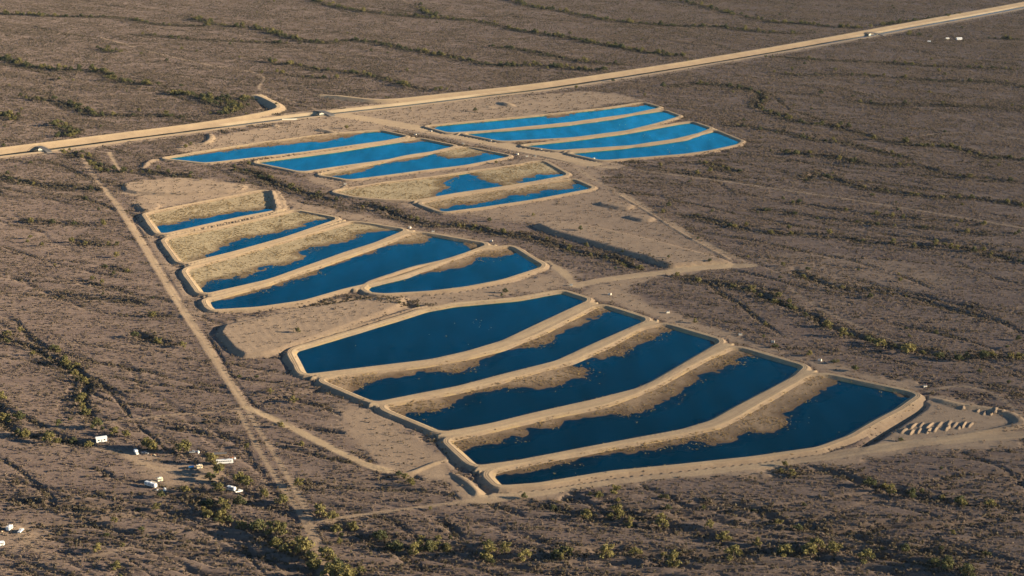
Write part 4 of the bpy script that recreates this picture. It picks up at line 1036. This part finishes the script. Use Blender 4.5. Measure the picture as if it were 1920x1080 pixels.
# trees: explicit ones, then along every wash
tree_list = []          # x, y, scale, label, group
for px, py_, s in CAMP_TREES:
    x, y = G([(px, py_)], .0)[0]
    best = None
    for (p, dn, sz, br, lab, grp), L in zip(WASH, wash_lines):
        if not lab: continue
        d = line_dist(np.array([[x, y]]), L)[0][0]
        if best is None or d < best[0]: best = (d, lab, grp)
    if best[0] < 26: tree_list.append((x, y, s, best[1], best[2]))
    elif px < 480 and 780 < py_ < 985: tree_list.append((x, y, s, 'desert tree shading the caravan camp', 'trees of the caravan camp'))
    elif px < 480: tree_list.append((x, y, s, 'lone desert tree in open scrub west of the dirt road', 'lone trees west of the dirt road'))
    else: tree_list.append((x, y, s, 'lone desert tree in open scrub near the basins', 'lone trees near the basins'))
for (p, dn, sz, br, lab, grp), L in zip(WASH, wash_lines):
    seg = np.linalg.norm(np.diff(L, axis=0), axis=1)
    tot = seg.sum()
    n = int(tot / 100 * dn * (1.7 if L[:, 1].mean() < 1900 else 3.4))
    cs = np.concatenate([[0], np.cumsum(seg)])
    clump = rng.random(64)
    for k in range(n):
        s = rng.random() * tot
        if rng.random() > .35 + .9 * np.interp(s / 38.0, np.arange(64) % 1000, clump): continue
        j = min(np.searchsorted(cs, s) - 1, len(seg) - 1); j = max(j, 0)
        q = L[j] + (L[j + 1] - L[j]) * (s - cs[j]) / seg[j] + rng.normal(size=2) * 5.0
        tree_list.append((q[0], q[1], sz * (.5 + .75 * rng.random() ** 1.4) * .92, lab, grp))
# scattered trees in the open plain
for k in range(1500):
    px = rng.uniform(-150, 2070); pyy = rng.uniform(0, 1100)
    x, y = G([(px, pyy)])[0]
    if rng.random() > min(1, (y / 2300) ** 2): continue
    if lookup(streak, x, y)[0] < .52: continue
    tree_list.append((x, y, .35 + .45 * rng.random() ** 2, 'small lone tree on the open desert plain', 'lone trees on the plain'))
T = np.array([(t[0], t[1], t[2]) for t in tree_list])
bad = (lookup(road, T[:, 0], T[:, 1]) > .3) | (lookup(floor_m, T[:, 0], T[:, 1]) > .2) | (lookup(corr, T[:, 0], T[:, 1]) > .05) | (lookup(np.clip(dmin, -50, 50), T[:, 0], T[:, 1]) < 12)
CLEAR = G([(190,827),(283,913),(300,903),(309,920),(421,870),(412,856),(256,851),(272,851),(374,879),(359,879),(434,920),(448,921),(18,993),(39,997),(2,1024),(372,850),(440,860)])
n_exp = len(CAMP_TREES)
for c_ in CLEAR:
    dd_ = np.hypot(T[:, 0] - c_[0], (T[:, 1] - c_[1] + 5) * .55)
    bad |= (dd_ < 8.5) & (np.arange(len(T)) >= n_exp)
    bad |= (dd_ < 3.2)
dep = T[:, 1] * cp + CAM_H * sp
sxp = T[:, 0] / dep * FOC + PW / 2
spy = (HORIZON + (CAM_H / dep) * FOC / cp)
ok = ~bad & (sxp > -120) & (sxp < 2040) & (T[:, 1] > 800)
app = T[:, 2] / dep
inview = (sxp > 0) & (sxp < 1920) & (spy < 1090)
order = np.argsort(-(app * inview))
solo = [i for i in order if ok[i] and inview[i]][:290]
solo_set = set(solo)
zt = lookup(Z, T[:, 0], T[:, 1])
for n_t, i in enumerate(solo):
    kd = int(rng.integers(0, 7))
    tone = 'dark green ' if kd >= 5 else 'yellow-green '
    tm, cm = TREES[kd]
    e = link(bpy.data.objects.new('desert_tree', None))
    e.empty_display_size = .5
    s = T[i, 2]
    e.location = (T[i, 0], T[i, 1], zt[i] - .05)
    e.rotation_euler = (0, 0, rng.random() * 6.28)
    s *= 1.22
    e.scale = (s * rng.uniform(.9, 1.15), s * rng.uniform(.9, 1.15), s * rng.uniform(.85, 1.15))
    look = ('large ' if s > 1.55 else 'tall ' if s > 1.2 else 'mid-sized ' if s > .95 else 'little ') + tone
    base = tree_list[i][3]
    for w_ in ('yellow-green ', 'large ', 'leafy ', 'small ', 'dark green '): base = base.replace(w_, '')
    tag(e, look + base, 'tree', tree_list[i][4])
    link(bpy.data.objects.new('trunk', tm), e)
    link(bpy.data.objects.new('crown', cm), e)
rest = [i for i in range(len(T)) if ok[i] and i not in solo_set]
scatter('far_trees', 'many small trees dotted along the distant washes', 'trees', TREES[3:],
        np.c_[T[rest, 0], T[rest, 1], zt[rest] - .05], T[rest, 2] * 1.6)

# shrubs over the whole plain
def plain_points(n, ylo, yhi):
    yy = np.sqrt(rng.uniform(ylo ** 2, yhi ** 2, n))
    uu = rng.uniform(-.345, .345, n)
    return uu * depth_of(yy), yy
Y0, Y1 = float(row_y(1130)), float(row_y(-20))
sx, sy = plain_points(1300000, Y0, Y1)
st = lookup(streak, sx, sy); bd = lookup(broad, sx, sy)
pr = .36 + .50 * sstep(.38, .62, st) * (.35 + .65 * sstep(.3, .65, bd)) + 1.0 * np.clip(lookup(wash_m, sx, sy), 0, 1.2)
loc = fbm(sx, sy, 14, 120, 2)
pr *= .45 + 1.1 * sstep(.35, .65, loc)
pr *= np.clip(1.25 - sy / 6000, .55, 1)
pr *= (1 - .82 * sstep(.1, .6, lookup(graded, sx, sy))) * (1 - sstep(.15, .35, lookup(road, sx, sy)))
pr *= (lookup(floor_m, sx, sy) < .02) * (lookup(corr, sx, sy) < .02)
keep = rng.random(len(sx)) < pr
sx, sy = sx[keep], sy[keep]
wv_ = lookup(wash_m, sx, sy)
ss = .5 + 1.0 * rng.random(len(sx)) ** 2 + .6 * np.clip(wv_, 0, 1) * rng.random(len(sx)) ** 1.5 + .45 * sstep(1500, 2600, sy)
scatter('creosote_scrub', 'low brown-green creosote scrub covering the plain', 'scrub', SHRUBS, np.c_[sx, sy, lookup(Z, sx, sy) - .04], ss)
n_shrub = len(sx)

# darker brush crowded along the washes
bx_, by_ = plain_points(900000, Y0, Y1)
wb = lookup(wash_m, bx_, by_)
gr_b = lookup(graded, bx_, by_)
keep = (rng.random(len(bx_)) < .10 * (1 - .8 * sstep(.1, .5, gr_b)) * (.3 + 1.2 * sstep(.4, .65, fbm(bx_, by_, 60, 137, 3))) + .62 * sstep(.18, .8, wb) * (.4 + sstep(.35, .6, fbm(bx_, by_, 25, 133, 2)))) & (lookup(road, bx_, by_) < .15) & (lookup(floor_m, bx_, by_) < .02) & (lookup(corr, bx_, by_) < .02)
bx_, by_, wb = bx_[keep], by_[keep], wb[keep]
scatter('wash_brush', 'dark olive brush crowding the dry washes', 'brush', BRUSH, np.c_[bx_, by_, lookup(Z, bx_, by_) - .05], .8 + 1.1 * rng.random(len(bx_)) ** 2 * (.5 + wb) + .4 * sstep(1500, 2600, by_))

# dry grass: on basin banks, floors, the canal dike, and tufts standing in shallow water
gx, gy = plain_points(800000, Y0, float(row_y(180)))
zz = lookup(Z, gx, gy); fm = lookup(floor_m, gx, gy); gd = lookup(gold, gx, gy); pl = lookup(pale, gx, gy)
rd = lookup(road, gx, gy); dm = lookup(np.clip(dmin, -60, 60), gx, gy)
tuftn = fbm(gx, gy, 22, 140, 3)
pg = np.where((dm < -1) & (zz > WL + .06), .55 * fm * (.2 + 1.3 * sstep(.4, .65, tuftn)) + .3 * gd + .15 * pl, 0)
pg = np.where((dm < -8) & (zz <= WL + .06) & (zz > WL - .45), .025 * sstep(.62, .74, tuftn) + .30 * sstep(-.28, -.02, zz - WL) * sstep(.42, .6, tuftn), pg)
pg = np.where((dm > 20) & (rd > .6) & (rd < .82) & (zz > 1.0), .10, pg)
pg = np.where((dm > -4.2) & (dm < -.6) & (zz > WL + .1), np.maximum(pg, .10 * sstep(.45, .65, tuftn)), pg)
pg = np.where((dm > 4.4) & (dm < 8.) & (rd < .5), np.maximum(pg, .10 * sstep(.5, .68, tuftn)), pg)
keep = rng.random(len(gx)) < pg
gx, gy, zz = gx[keep], gy[keep], zz[keep]
scatter('dry_grass', 'straw-coloured dry grass tufts in and around the basins', 'grass', GRASS,
        np.c_[gx, gy, np.maximum(zz, WL - .1) - .03 + np.where((dm[keep] > -4.2) & (dm[keep] < 8), .5, 0)], .4 + .75 * rng.random(len(gx)) ** 2)

# ------------------------------------------------------------------ built things
def add_box(bm, c, d, rz=0.0, taper=(1, 1), bev=0.0):
    x, y, z = d[0] / 2, d[1] / 2, d[2] / 2
    ca, sa = math.cos(rz), math.sin(rz)
    vs_ = []
    for sz in (-1, 1):
        tx, ty = taper if sz > 0 else (1, 1)
        for sx_, sy_ in ((-1, -1), (1, -1), (1, 1), (-1, 1)):
            px_, py2 = sx_ * x * tx, sy_ * y * ty
            vs_.append(bm.verts.new((c[0] + px_ * ca - py2 * sa, c[1] + px_ * sa + py2 * ca, c[2] + sz * z)))
    fs = [bm.faces.new([vs_[k] for k in f]) for f in ((3, 2, 1, 0), (4, 5, 6, 7), (0, 1, 5, 4), (1, 2, 6, 5), (2, 3, 7, 6), (3, 0, 4, 7))]
    if bev:
        ed = list({e for f in fs for e in f.edges})
        bmesh.ops.bevel(bm, geom=ed, offset=bev, segments=2, affect='EDGES')

def add_cyl(bm, c, r, h, axis='z', n=14):
    rings = []
    for s_ in (-h / 2, h / 2):
        ring = []
        for k in range(n):
            a = k * 2 * math.pi / n; u, v = r * math.cos(a), r * math.sin(a)
            off = {'z': (u, v, s_), 'y': (u, s_, v), 'x': (s_, u, v)}[axis]
            ring.append(bm.verts.new((c[0] + off[0], c[1] + off[1], c[2] + off[2])))
        rings.append(ring)
    for k in range(n):
        bm.faces.new([rings[0][k], rings[0][(k + 1) % n], rings[1][(k + 1) % n], rings[1][k]])
    bm.faces.new(rings[1]); bm.faces.new(rings[0][::-1])

def part(name, mat, parent, fn):
    bm = bmesh.new(); fn(bm)
    bmesh.ops.recalc_face_normals(bm, faces=bm.faces[:])
    me = bpy.data.meshes.new(name); bm.to_mesh(me); bm.free()
    me.materials.append(M[mat])
    return link(bpy.data.objects.new(name, me), parent)

def thing(name, label, cat, px, pyy, deg=0, group=None, z=None, sc=1.0):
    x, y = G([(px, pyy)])[0]
    e = link(bpy.data.objects.new(name, None)); e.empty_display_size = .5
    e.location = (x, y, (zat(x, y) if z is None else z) - .03)
    e.rotation_euler = (0, 0, R(deg)); e.scale = (sc, sc, sc)
    return tag(e, label, cat, group)

def wheels(t, xs, half, r=.42):
    for x in xs:
        for s_ in (-1, 1):
            w = part('wheel', 'dark', t, lambda bm: add_cyl(bm, (x, s_ * half, r), r, .26, 'y'))
            part('hub', 'grey', w, lambda bm: add_cyl(bm, (x, s_ * (half + .14), r), r * .5, .04, 'y'))

def bus(px, pyy, deg):
    t = thing('long_bus', 'long white bus with dark side windows parked by tall trees', 'bus', px, pyy, deg)
    part('body', 'white', t, lambda bm: add_box(bm, (0, 0, 1.75), (11.4, 2.5, 2.5), bev=.22))
    part('roof_vent', 'grey', t, lambda bm: add_box(bm, (1, 0, 3.08), (1.0, .8, .22)))
    for s_ in (-1, 1):
        for k in range(8):
            part('window', 'glass', t, lambda bm: add_box(bm, (-4.6 + k * 1.25, s_ * 1.245, 2.2), (.95, .06, .7)))
    part('windscreen', 'glass', t, lambda bm: add_box(bm, (5.69, 0, 2.15), (.06, 2.0, 1.0)))
    part('bumper', 'grey', t, lambda bm: add_box(bm, (5.78, 0, .65), (.2, 2.3, .28)))
    part('skirt', 'grey', t, lambda bm: add_box(bm, (0, 0, .55), (11.0, 2.3, .3)))
    wheels(t, (-3.6, 3.4), 1.12, .5)

def trailer(px, pyy, deg, label, length=8.0, side='white', name='travel_trailer', awn=None):
    t = thing(name, label, 'trailer', px, pyy, deg)
    part('body', side, t, lambda bm: add_box(bm, (0, 0, 1.8), (length, 2.45, 2.35), bev=.25))
    part('stripe', 'tan', t, lambda bm: add_box(bm, (0, 0, 1.35), (length - .5, 2.49, .28)))
    for s_ in (-1, 1):
        for k in range(3):
            part('window', 'glass', t, lambda bm: add_box(bm, (-length * .33 + k * length * .3, s_ * 1.225, 2.15), (1.1, .06, .6)))
    part('door', 'grey', t, lambda bm: add_box(bm, (length * .12, -1.24, 1.65), (.7, .06, 1.8)))
    part('roof_unit', 'white', t, lambda bm: add_box(bm, (0, 0, 3.1), (1.0, .8, .3)))
    part('tow_bar', 'dark', t, lambda bm: add_box(bm, (length / 2 + .6, 0, .6), (1.3, .2, .14)))
    wheels(t, (-.5, .5), 1.1, .36)
    if awn:
        a = part('awning', awn, t, lambda bm: add_box(bm, (0, 2.3, 2.5), (length * .5, 2.2, .07)))
        for x in (-length * .23, length * .23):
            part('pole', 'grey', a, lambda bm: add_cyl(bm, (x, 3.3, 1.22), .04, 2.5))
    return t

def pickup(px, pyy, deg, label, col='white', camper=False, name='pickup_truck', cat='truck'):
    t = thing(name, label, cat, px, pyy, deg)
    part('body', col, t, lambda bm: add_box(bm, (0, 0, .82), (5.3, 1.9, .72), bev=.1))
    part('cab', col, t, lambda bm: add_box(bm, (.35, 0, 1.5), (2.0, 1.75, .75), taper=(.72, .88)))
    part('windscreen', 'glass', t, lambda bm: add_box(bm, (1.12, 0, 1.5), (.3, 1.5, .5), taper=(.5, .9)))
    for s_ in (-1, 1):
        part('window', 'glass', t, lambda bm: add_box(bm, (.3, s_ * .84, 1.52), (1.2, .06, .42)))
        part('headlight', 'glass', t, lambda bm: add_box(bm, (2.65, s_ * .7, .9), (.06, .3, .18)))
    if camper:
        part('camper_box', 'white', t, lambda bm: add_box(bm, (-1.2, 0, 1.95), (3.2, 2.2, 1.7), bev=.12))
    wheels(t, (-1.6, 1.7), .86, .38)
    return t

def gable_house(px, pyy, deg, label, L_=9.0, W_=5.0, H_=2.8, wall='white', roof='white', name='mobile_home', cat='house'):
    t = thing(name, label, cat, px, pyy, deg)
    part('wall', wall, t, lambda bm: add_box(bm, (0, 0, H_ / 2), (L_, W_, H_)))
    def rf(bm):
        for s_ in (-1, 1):
            v = [bm.verts.new(q) for q in ((-L_ / 2 - .3, s_ * (W_ / 2 + .35), H_ - .12), (L_ / 2 + .3, s_ * (W_ / 2 + .35), H_ - .12), (L_ / 2 + .3, 0, H_ + W_ * .16), (-L_ / 2 - .3, 0, H_ + W_ * .16))]
            w = [bm.verts.new(q.co + Vector((0, 0, .12))) for q in v]
            bm.faces.new(v); bm.faces.new(w)
            for a in range(4): bm.faces.new([v[a], v[(a + 1) % 4], w[(a + 1) % 4], w[a]])
    part('roof', roof, t, rf)
    for s_ in (-1, 1):
        part('gable', wall, t, lambda bm: bm.faces.new([bm.verts.new((s_ * L_ / 2, -W_ / 2, H_)), bm.verts.new((s_ * L_ / 2, W_ / 2, H_)), bm.verts.new((s_ * L_ / 2, 0, H_ + W_ * .16))]))
        for k in (-1, 1):
            w = part('window', 'glass', t, lambda bm: add_box(bm, (k * L_ * .27, s_ * (W_ / 2 + .01), H_ * .58), (1.2, .06, .9)))
            part('frame', 'grey', w, lambda bm: add_box(bm, (k * L_ * .27, s_ * (W_ / 2 + .03), H_ * .58 - .5), (1.4, .08, .1)))
    part('door', 'grey', t, lambda bm: add_box(bm, (0, -W_ / 2 - .02, 1.02), (.95, .06, 2.04)))
    return t

def shed(px, pyy, deg, label, L_=7., W_=3.4, roofm='deck', name='open_shed'):
    t = thing(name, label, 'shed', px, pyy, deg)
    for x in (-L_ / 2 + .2, 0, L_ / 2 - .2):
        for s_ in (-1, 1):
            part('post', 'wood', t, lambda bm: add_box(bm, (x, s_ * (W_ / 2 - .15), 1.05), (.14, .14, 2.3)))
    part('roof', roofm, t, lambda bm: add_box(bm, (0, 0, 2.25), (L_ + .5, W_ + .5, .12)))
    part('back_wall', 'wood', t, lambda bm: add_box(bm, (0, W_ / 2 - .05, 1.0), (L_, .08, 2.1)))

def pile(px, pyy, label, mats, n=14, r=2.4, cat='pile', name='scrap_pile', seed=1):
    t = thing(name, label, cat, px, pyy)
    rr = random.Random(seed)
    for k in range(n):
        a = rr.random() * 6.28; d = rr.random() * r; hh = rr.uniform(.25, .9) * (1.2 - d / r * .6)
        part('scrap', mats[k % len(mats)], t, lambda bm: add_box(bm, (d * math.cos(a), d * math.sin(a), hh / 2), (rr.uniform(.4, 2.0), rr.uniform(.3, .9), hh), rr.random() * 3))

gable_house(190, 827, 22, 'small white house at the edge of the thicket', 7.2, 4.4, 2.7)
trailer(283, 913, -34, 'long white travel trailer with an awning by the gully', 9.6, awn='tan')
trailer(300, 903, 24, 'short cream trailer standing behind the long white one', 3.6, 'cream')
pile(296, 920, 'heap of pale boards beside the long trailer', ['white', 'tan', 'wood'], 10, 1.8, seed=3)
def tank(px, pyy, label, r=1.0, h=1.5):
    t = thing('water_tank', label, 'tank', px, pyy)
    part('barrel', 'white', t, lambda bm: add_cyl(bm, (0, 0, h / 2), r, h))
    part('lid', 'white', t, lambda bm: add_cyl(bm, (0, 0, h + .1), r * .35, .22))
    part('rim', 'grey', t, lambda bm: add_cyl(bm, (0, 0, h - .02), r * 1.04, .1))
tank(309, 920, 'round white water tank near the long trailer')
tank(440, 860, 'small white tank beyond the bus', .7, 1.1)
bus(421, 870, 10)
shed(412, 856, 6, 'low dark shed with junk behind the bus', 9., 3.6)
pile(432, 861, 'scatter of rusty scrap behind the bus', ['rust', 'wood', 'grey'], 12, 3., seed=5)
pickup(256, 851, -60, 'white box camper truck parked beside the dark pickup', 'white', True)
pickup(272, 851, -20, 'dark pickup beneath the spreading tree', 'grey')
pile(289, 854, 'heap of timber and scrap under the spreading tree', ['wood', 'tan', 'rust'], 16, 2.6, seed=8)
pickup(362, 850, 15, 'grey pickup beside the big round tree', 'grey')
tank(372, 850, 'tall white tank by the big round tree', .8, 2.0)
t = thing('tarp_shelter', 'bright blue tarp shelter beside the tan camper', 'shelter', 359, 879, 8)
part('tarp', 'blue', t, lambda bm: add_box(bm, (0, 0, 1.7), (3.4, 2.8, .08)))
for sx_ in (-1.5, 1.5):
    for sy_ in (-1.2, 1.2):
        part('pole', 'grey', t, lambda bm: add_cyl(bm, (sx_, sy_, .83), .05, 1.75))
trailer(374, 879, 20, 'tan camper trailer beside the blue tarp', 4.2, 'tan')
trailer(434, 920, -28, 'white camper trailer among trees with a pickup in front', 6.2)
pickup(448, 921, 30, 'white pickup parked ahead of the shaded camper', 'white')
trailer(18, 993, 75, 'white trailer standing end-on on the bare clearing', 4.6)
pickup(39, 997, 80, 'small white pickup on the bare clearing', 'white')
trailer(2, 1024, 30, 'white trailer beside the looping track', 4.2)
pile(3, 996, 'small orange heap on the bare clearing', ['rust', 'tan'], 8, 1.6, seed=9)
gable_house(1798, 74, 10, 'white far-off house with a pale roof on the plain', 10, 6, 3.2, name='farm_house')
gable_house(1776, 73.5, 12, 'cream shed near the far-off white house', 6, 4.5, 2.6, 'cream', 'white', 'farm_shed', 'shed')
gable_house(1742, 79, 0, 'small white hut standing alone on the far plain', 5, 4, 2.6, name='plain_hut', cat='hut')

t = gable_house(543, 224.5, 8, 'cream control building on the canal bank', 20., 7., 4.6, 'cream', 'cream', 'control_building', 'building')

def canal_bridge(px, label, wide):
    # nearest point of the canal line below this direction
    tgt = G([(px, np.interp(px, [c[0] for c in CANAL], [c[1] for c in CANAL]))])[0]
    k = int(np.argmin(np.linalg.norm(CAN_L - tgt, axis=1)))
    k = min(max(k, 1), len(CAN_L) - 2)
    d = CAN_L[k + 1] - CAN_L[k - 1]
    e = link(bpy.data.objects.new('canal_bridge', None)); e.empty_display_size = 1
    e.location = (CAN_L[k][0] if abs(px - 608) > 1 else tgt[0], CAN_L[k][1] if abs(px - 608) > 1 else tgt[1], 0)
    if abs(px - 608) > 1: e.location = (tgt[0], tgt[1], 0)
    e.rotation_euler = (0, 0, math.atan2(d[1], d[0]) + math.pi / 2)
    tag(e, label, 'bridge')
    n = 14; half = 24.
    def arch(x): return .55 + 2.3 * max(0, 1 - (x / half) ** 2) ** .8
    def deck(bm):
        rows = []
        for a in range(n + 1):
            x = -half + 2 * half * a / n; z = arch(x)
            rows.append([bm.verts.new((x, y_, z + dz)) for y_, dz in ((-wide / 2, 0), (wide / 2, 0), (wide / 2, -.8), (-wide / 2, -.8))])
        for a in range(n):
            for q in range(4):
                bm.faces.new([rows[a][q], rows[a][(q + 1) % 4], rows[a + 1][(q + 1) % 4], rows[a + 1][q]])
        bm.faces.new(rows[0]); bm.faces.new(rows[-1])
    part('deck', 'deck', e, deck)
    for s_ in (-1, 1):
        def rail(bm):
            for a in range(n):
                x0 = -half + 2 * half * a / n; x1 = x0 + 2 * half / n
                limb(bm, (x0, s_ * (wide / 2 - .15), arch(x0) + 1.05), (x1, s_ * (wide / 2 - .15), arch(x1) + 1.05), .12, .12, 4)
        rl = part('railing', 'deck', e, rail)
        for a in range(0, n + 1):
            x0 = -half + 2 * half * a / n
            part('rail_post', 'deck', rl, lambda bm: add_box(bm, (x0, s_ * (wide / 2 - .15), arch(x0) + .5), (.16, .16, 1.1)))
    for x in (-7.5, 7.5):
        part('pier', 'concrete', e, lambda bm: add_box(bm, (x, 0, -.9), (.9, wide * .9, 5.4)))
canal_bridge(80, 'small grey bridge over the canal near the brush clump', 7.)
canal_bridge(608, 'dark bridge where the corridor road crosses the canal', 9.)
canal_bridge(1637, 'lone grey bridge over the distant stretch of canal', 8.)

# concrete inlet boxes along the embankment roads
def inlet_proto():
    t = bpy.data.objects.new('inlet_box', None); t.empty_display_size = .5; C.objects.link(t)
    part('base', 'concrete', t, lambda bm: add_box(bm, (0, 0, .1), (3.6, 2.8, .3)))
    for s_ in (-1, 1):
        part('side_wall', 'concrete', t, lambda bm: add_box(bm, (0, s_ * 1.25, .85), (3.2, .28, 1.4)))
    part('headwall', 'concrete', t, lambda bm: add_box(bm, (1.45, 0, 1.0), (.3, 2.22, 1.7)))
    g = part('grating', 'grey', t, lambda bm: [add_box(bm, (-1.3 + k * .4, 0, 1.5), (.14, 2.3, .1)) for k in range(6)])
    w = part('gate_stem', 'grey', t, lambda bm: add_cyl(bm, (1.45, 0, 2.3), .07, 1.0))
    part('gate_wheel', 'red', w, lambda bm: add_cyl(bm, (1.45, 0, 2.75), .38, .08))
    return t
proto = inlet_proto()
kids = [(c, list(c.children)) for c in proto.children]
INLETS = [('w', 768, 428, 'white concrete inlet box on the road along the western basins'), ('w', 812, 435, ''), ('w', 921, 453, ''),
 ('l', 1143, 553, 'white concrete inlet box beside the embankment road of the lower basins'), ('l', 1252, 587, ''), ('l', 1388, 629, ''), ('l', 1449, 643, ''), ('l', 1537, 677, ''), ('l', 1734, 726, ''), ('l', 1071, 536, ''),
 ('c', 808, 247, 'small white inlet box beside the wide corridor road'), ('c', 779, 253, ''), ('c', 785, 251, ''), ('c', 868, 270, ''), ('c', 920, 265, ''), ('c', 970, 290, ''), ('c', 988, 294, ''), ('c', 1003, 293, ''), ('c', 1014, 282, ''), ('c', 1113, 299, ''),
 ('d', 647, 346, 'lone white inlet box at the tip of the sand-spit basin')]
labs = {}
grp = dict(w='inlet boxes of the western basins', l='inlet boxes of the lower basins', c='inlet boxes of the corridor road', d=None)
for n_i, (g, px, pyy, lab) in enumerate(INLETS):
    labs.setdefault(g, lab)
    if n_i == 0: o = proto
    else:
        o = proto.copy(); C.objects.link(o)
        for c, sub in kids:
            c2 = c.copy(); C.objects.link(c2); c2.parent = o
            for q in sub:
                q2 = q.copy(); C.objects.link(q2); q2.parent = c2
    x, y = G([(px, pyy)])[0]
    o.location = (x, y, zat(x, y) + .25); o.rotation_euler = (0, 0, R(-35 + (n_i * 37) % 50))
    o.scale = (.85,) * 3
    if 'group' in o: del o['group']
    tag(o, labs[g], 'inlet', grp[g])

# heaps of soil in the yard beside the longest basin
def soil_heap(px, pyy, deg, ln, label, group, seed):
    t = thing('soil_heap', label, 'soil heap', px, pyy, deg, group)
    bpy.data.objects.remove(t)
    rr = np.random.default_rng(seed)
    x, y = G([(px, pyy)])[0]
    na, nb = 15, 9
    V = []; F = []
    for a in range(na):
        for b in range(nb):
            u = a / (na - 1) * 2 - 1; v = b / (nb - 1) * 2 - 1
            h = max(0, 1 - abs(v) ** 1.3) * max(0, 1 - abs(u) ** 3.0) * 1.5
            h *= .8 + .4 * rr.random()
            V.append((u * ln / 2 + rr.normal() * .12, v * 1.7 + rr.normal() * .12, h - .15))
    for a in range(na - 1):
        for b in range(nb - 1):
            q = a * nb + b; F.append((q, q + nb, q + nb + 1, q + 1))
    me = fast_mesh('soil_heap', np.array(V), np.array(F), True); me.materials.append(M['soil'])
    o = link(bpy.data.objects.new('soil_heap', me))
    o.location = (x, y, zat(x, y)); o.rotation_euler = (0, 0, R(deg)); sv = .65 + .5 * rr.random(); o.scale = (sv, .75 + .45 * rr.random(), 0.5 + .4 * rr.random())
    tag(o, label, 'soil heap', group)
LB = 'long heap of tan soil in the packed double row in the yard'
for k, (hx, hy) in enumerate([(1694, 808), (1709, 811), (1723, 808), (1741, 808), (1754, 805), (1776, 803), (1798, 802), (1712, 799), (1727, 797), (1742, 799), (1761, 796), (1778, 796), (1790, 797), (1807, 797), (1819, 797)]):
    soil_heap(hx, hy, 58 + (k * 13) % 9, 14. + (k * 7) % 6, LB, 'heaps of the double row', k)
for k, (hx, hy) in enumerate([(1834, 770), (1846, 774), (1858, 776), (1866, 772)]):
    soil_heap(hx, hy, 60 + k * 3, 11., 'heap of tan soil in the short row by the yard ridge', 'heaps of the short row', 40 + k)
soil_heap(1806, 765, 70, 8., 'single heap of tan soil standing apart in the yard', None, 60)
soil_heap(1880, 774, 20, 7., 'low flat heap of soil at the end of the short row', None, 61)
print('shrubs', n_shrub, 'grass', len(gx), 'trees', len(solo), len(rest), 'verts', N)

# ------------------------------------------------------------------ thin haze over the plain
hx = float(np.abs(X).max()) + 500; hy0, hy1 = float(Y.min()) - 500, float(Y.max()) + 500
bm = bmesh.new(); add_box(bm, (0, (hy0 + hy1) / 2, (CAM_H + 40 - 9) / 2), (2 * hx, hy1 - hy0, CAM_H + 40 + 9))
me = bpy.data.meshes.new('haze'); bm.to_mesh(me); bm.free()
hm = bpy.data.materials.new('thin_haze'); hm.use_nodes = True
hn = hm.node_tree.nodes; hn.remove(hn['Principled BSDF'])
pv = hn.new('ShaderNodeVolumePrincipled')
pv.inputs['Color'].default_value = (.50, .72, 1.0, 1)
pv.inputs['Density'].default_value = 0.55e-5
hm.node_tree.links.new(pv.outputs[0], hn['Material Output'].inputs['Volume'])
me.materials.append(hm)
tag(link(bpy.data.objects.new('haze', me)), 'thin blue haze over the desert plain', 'haze', kind='stuff')
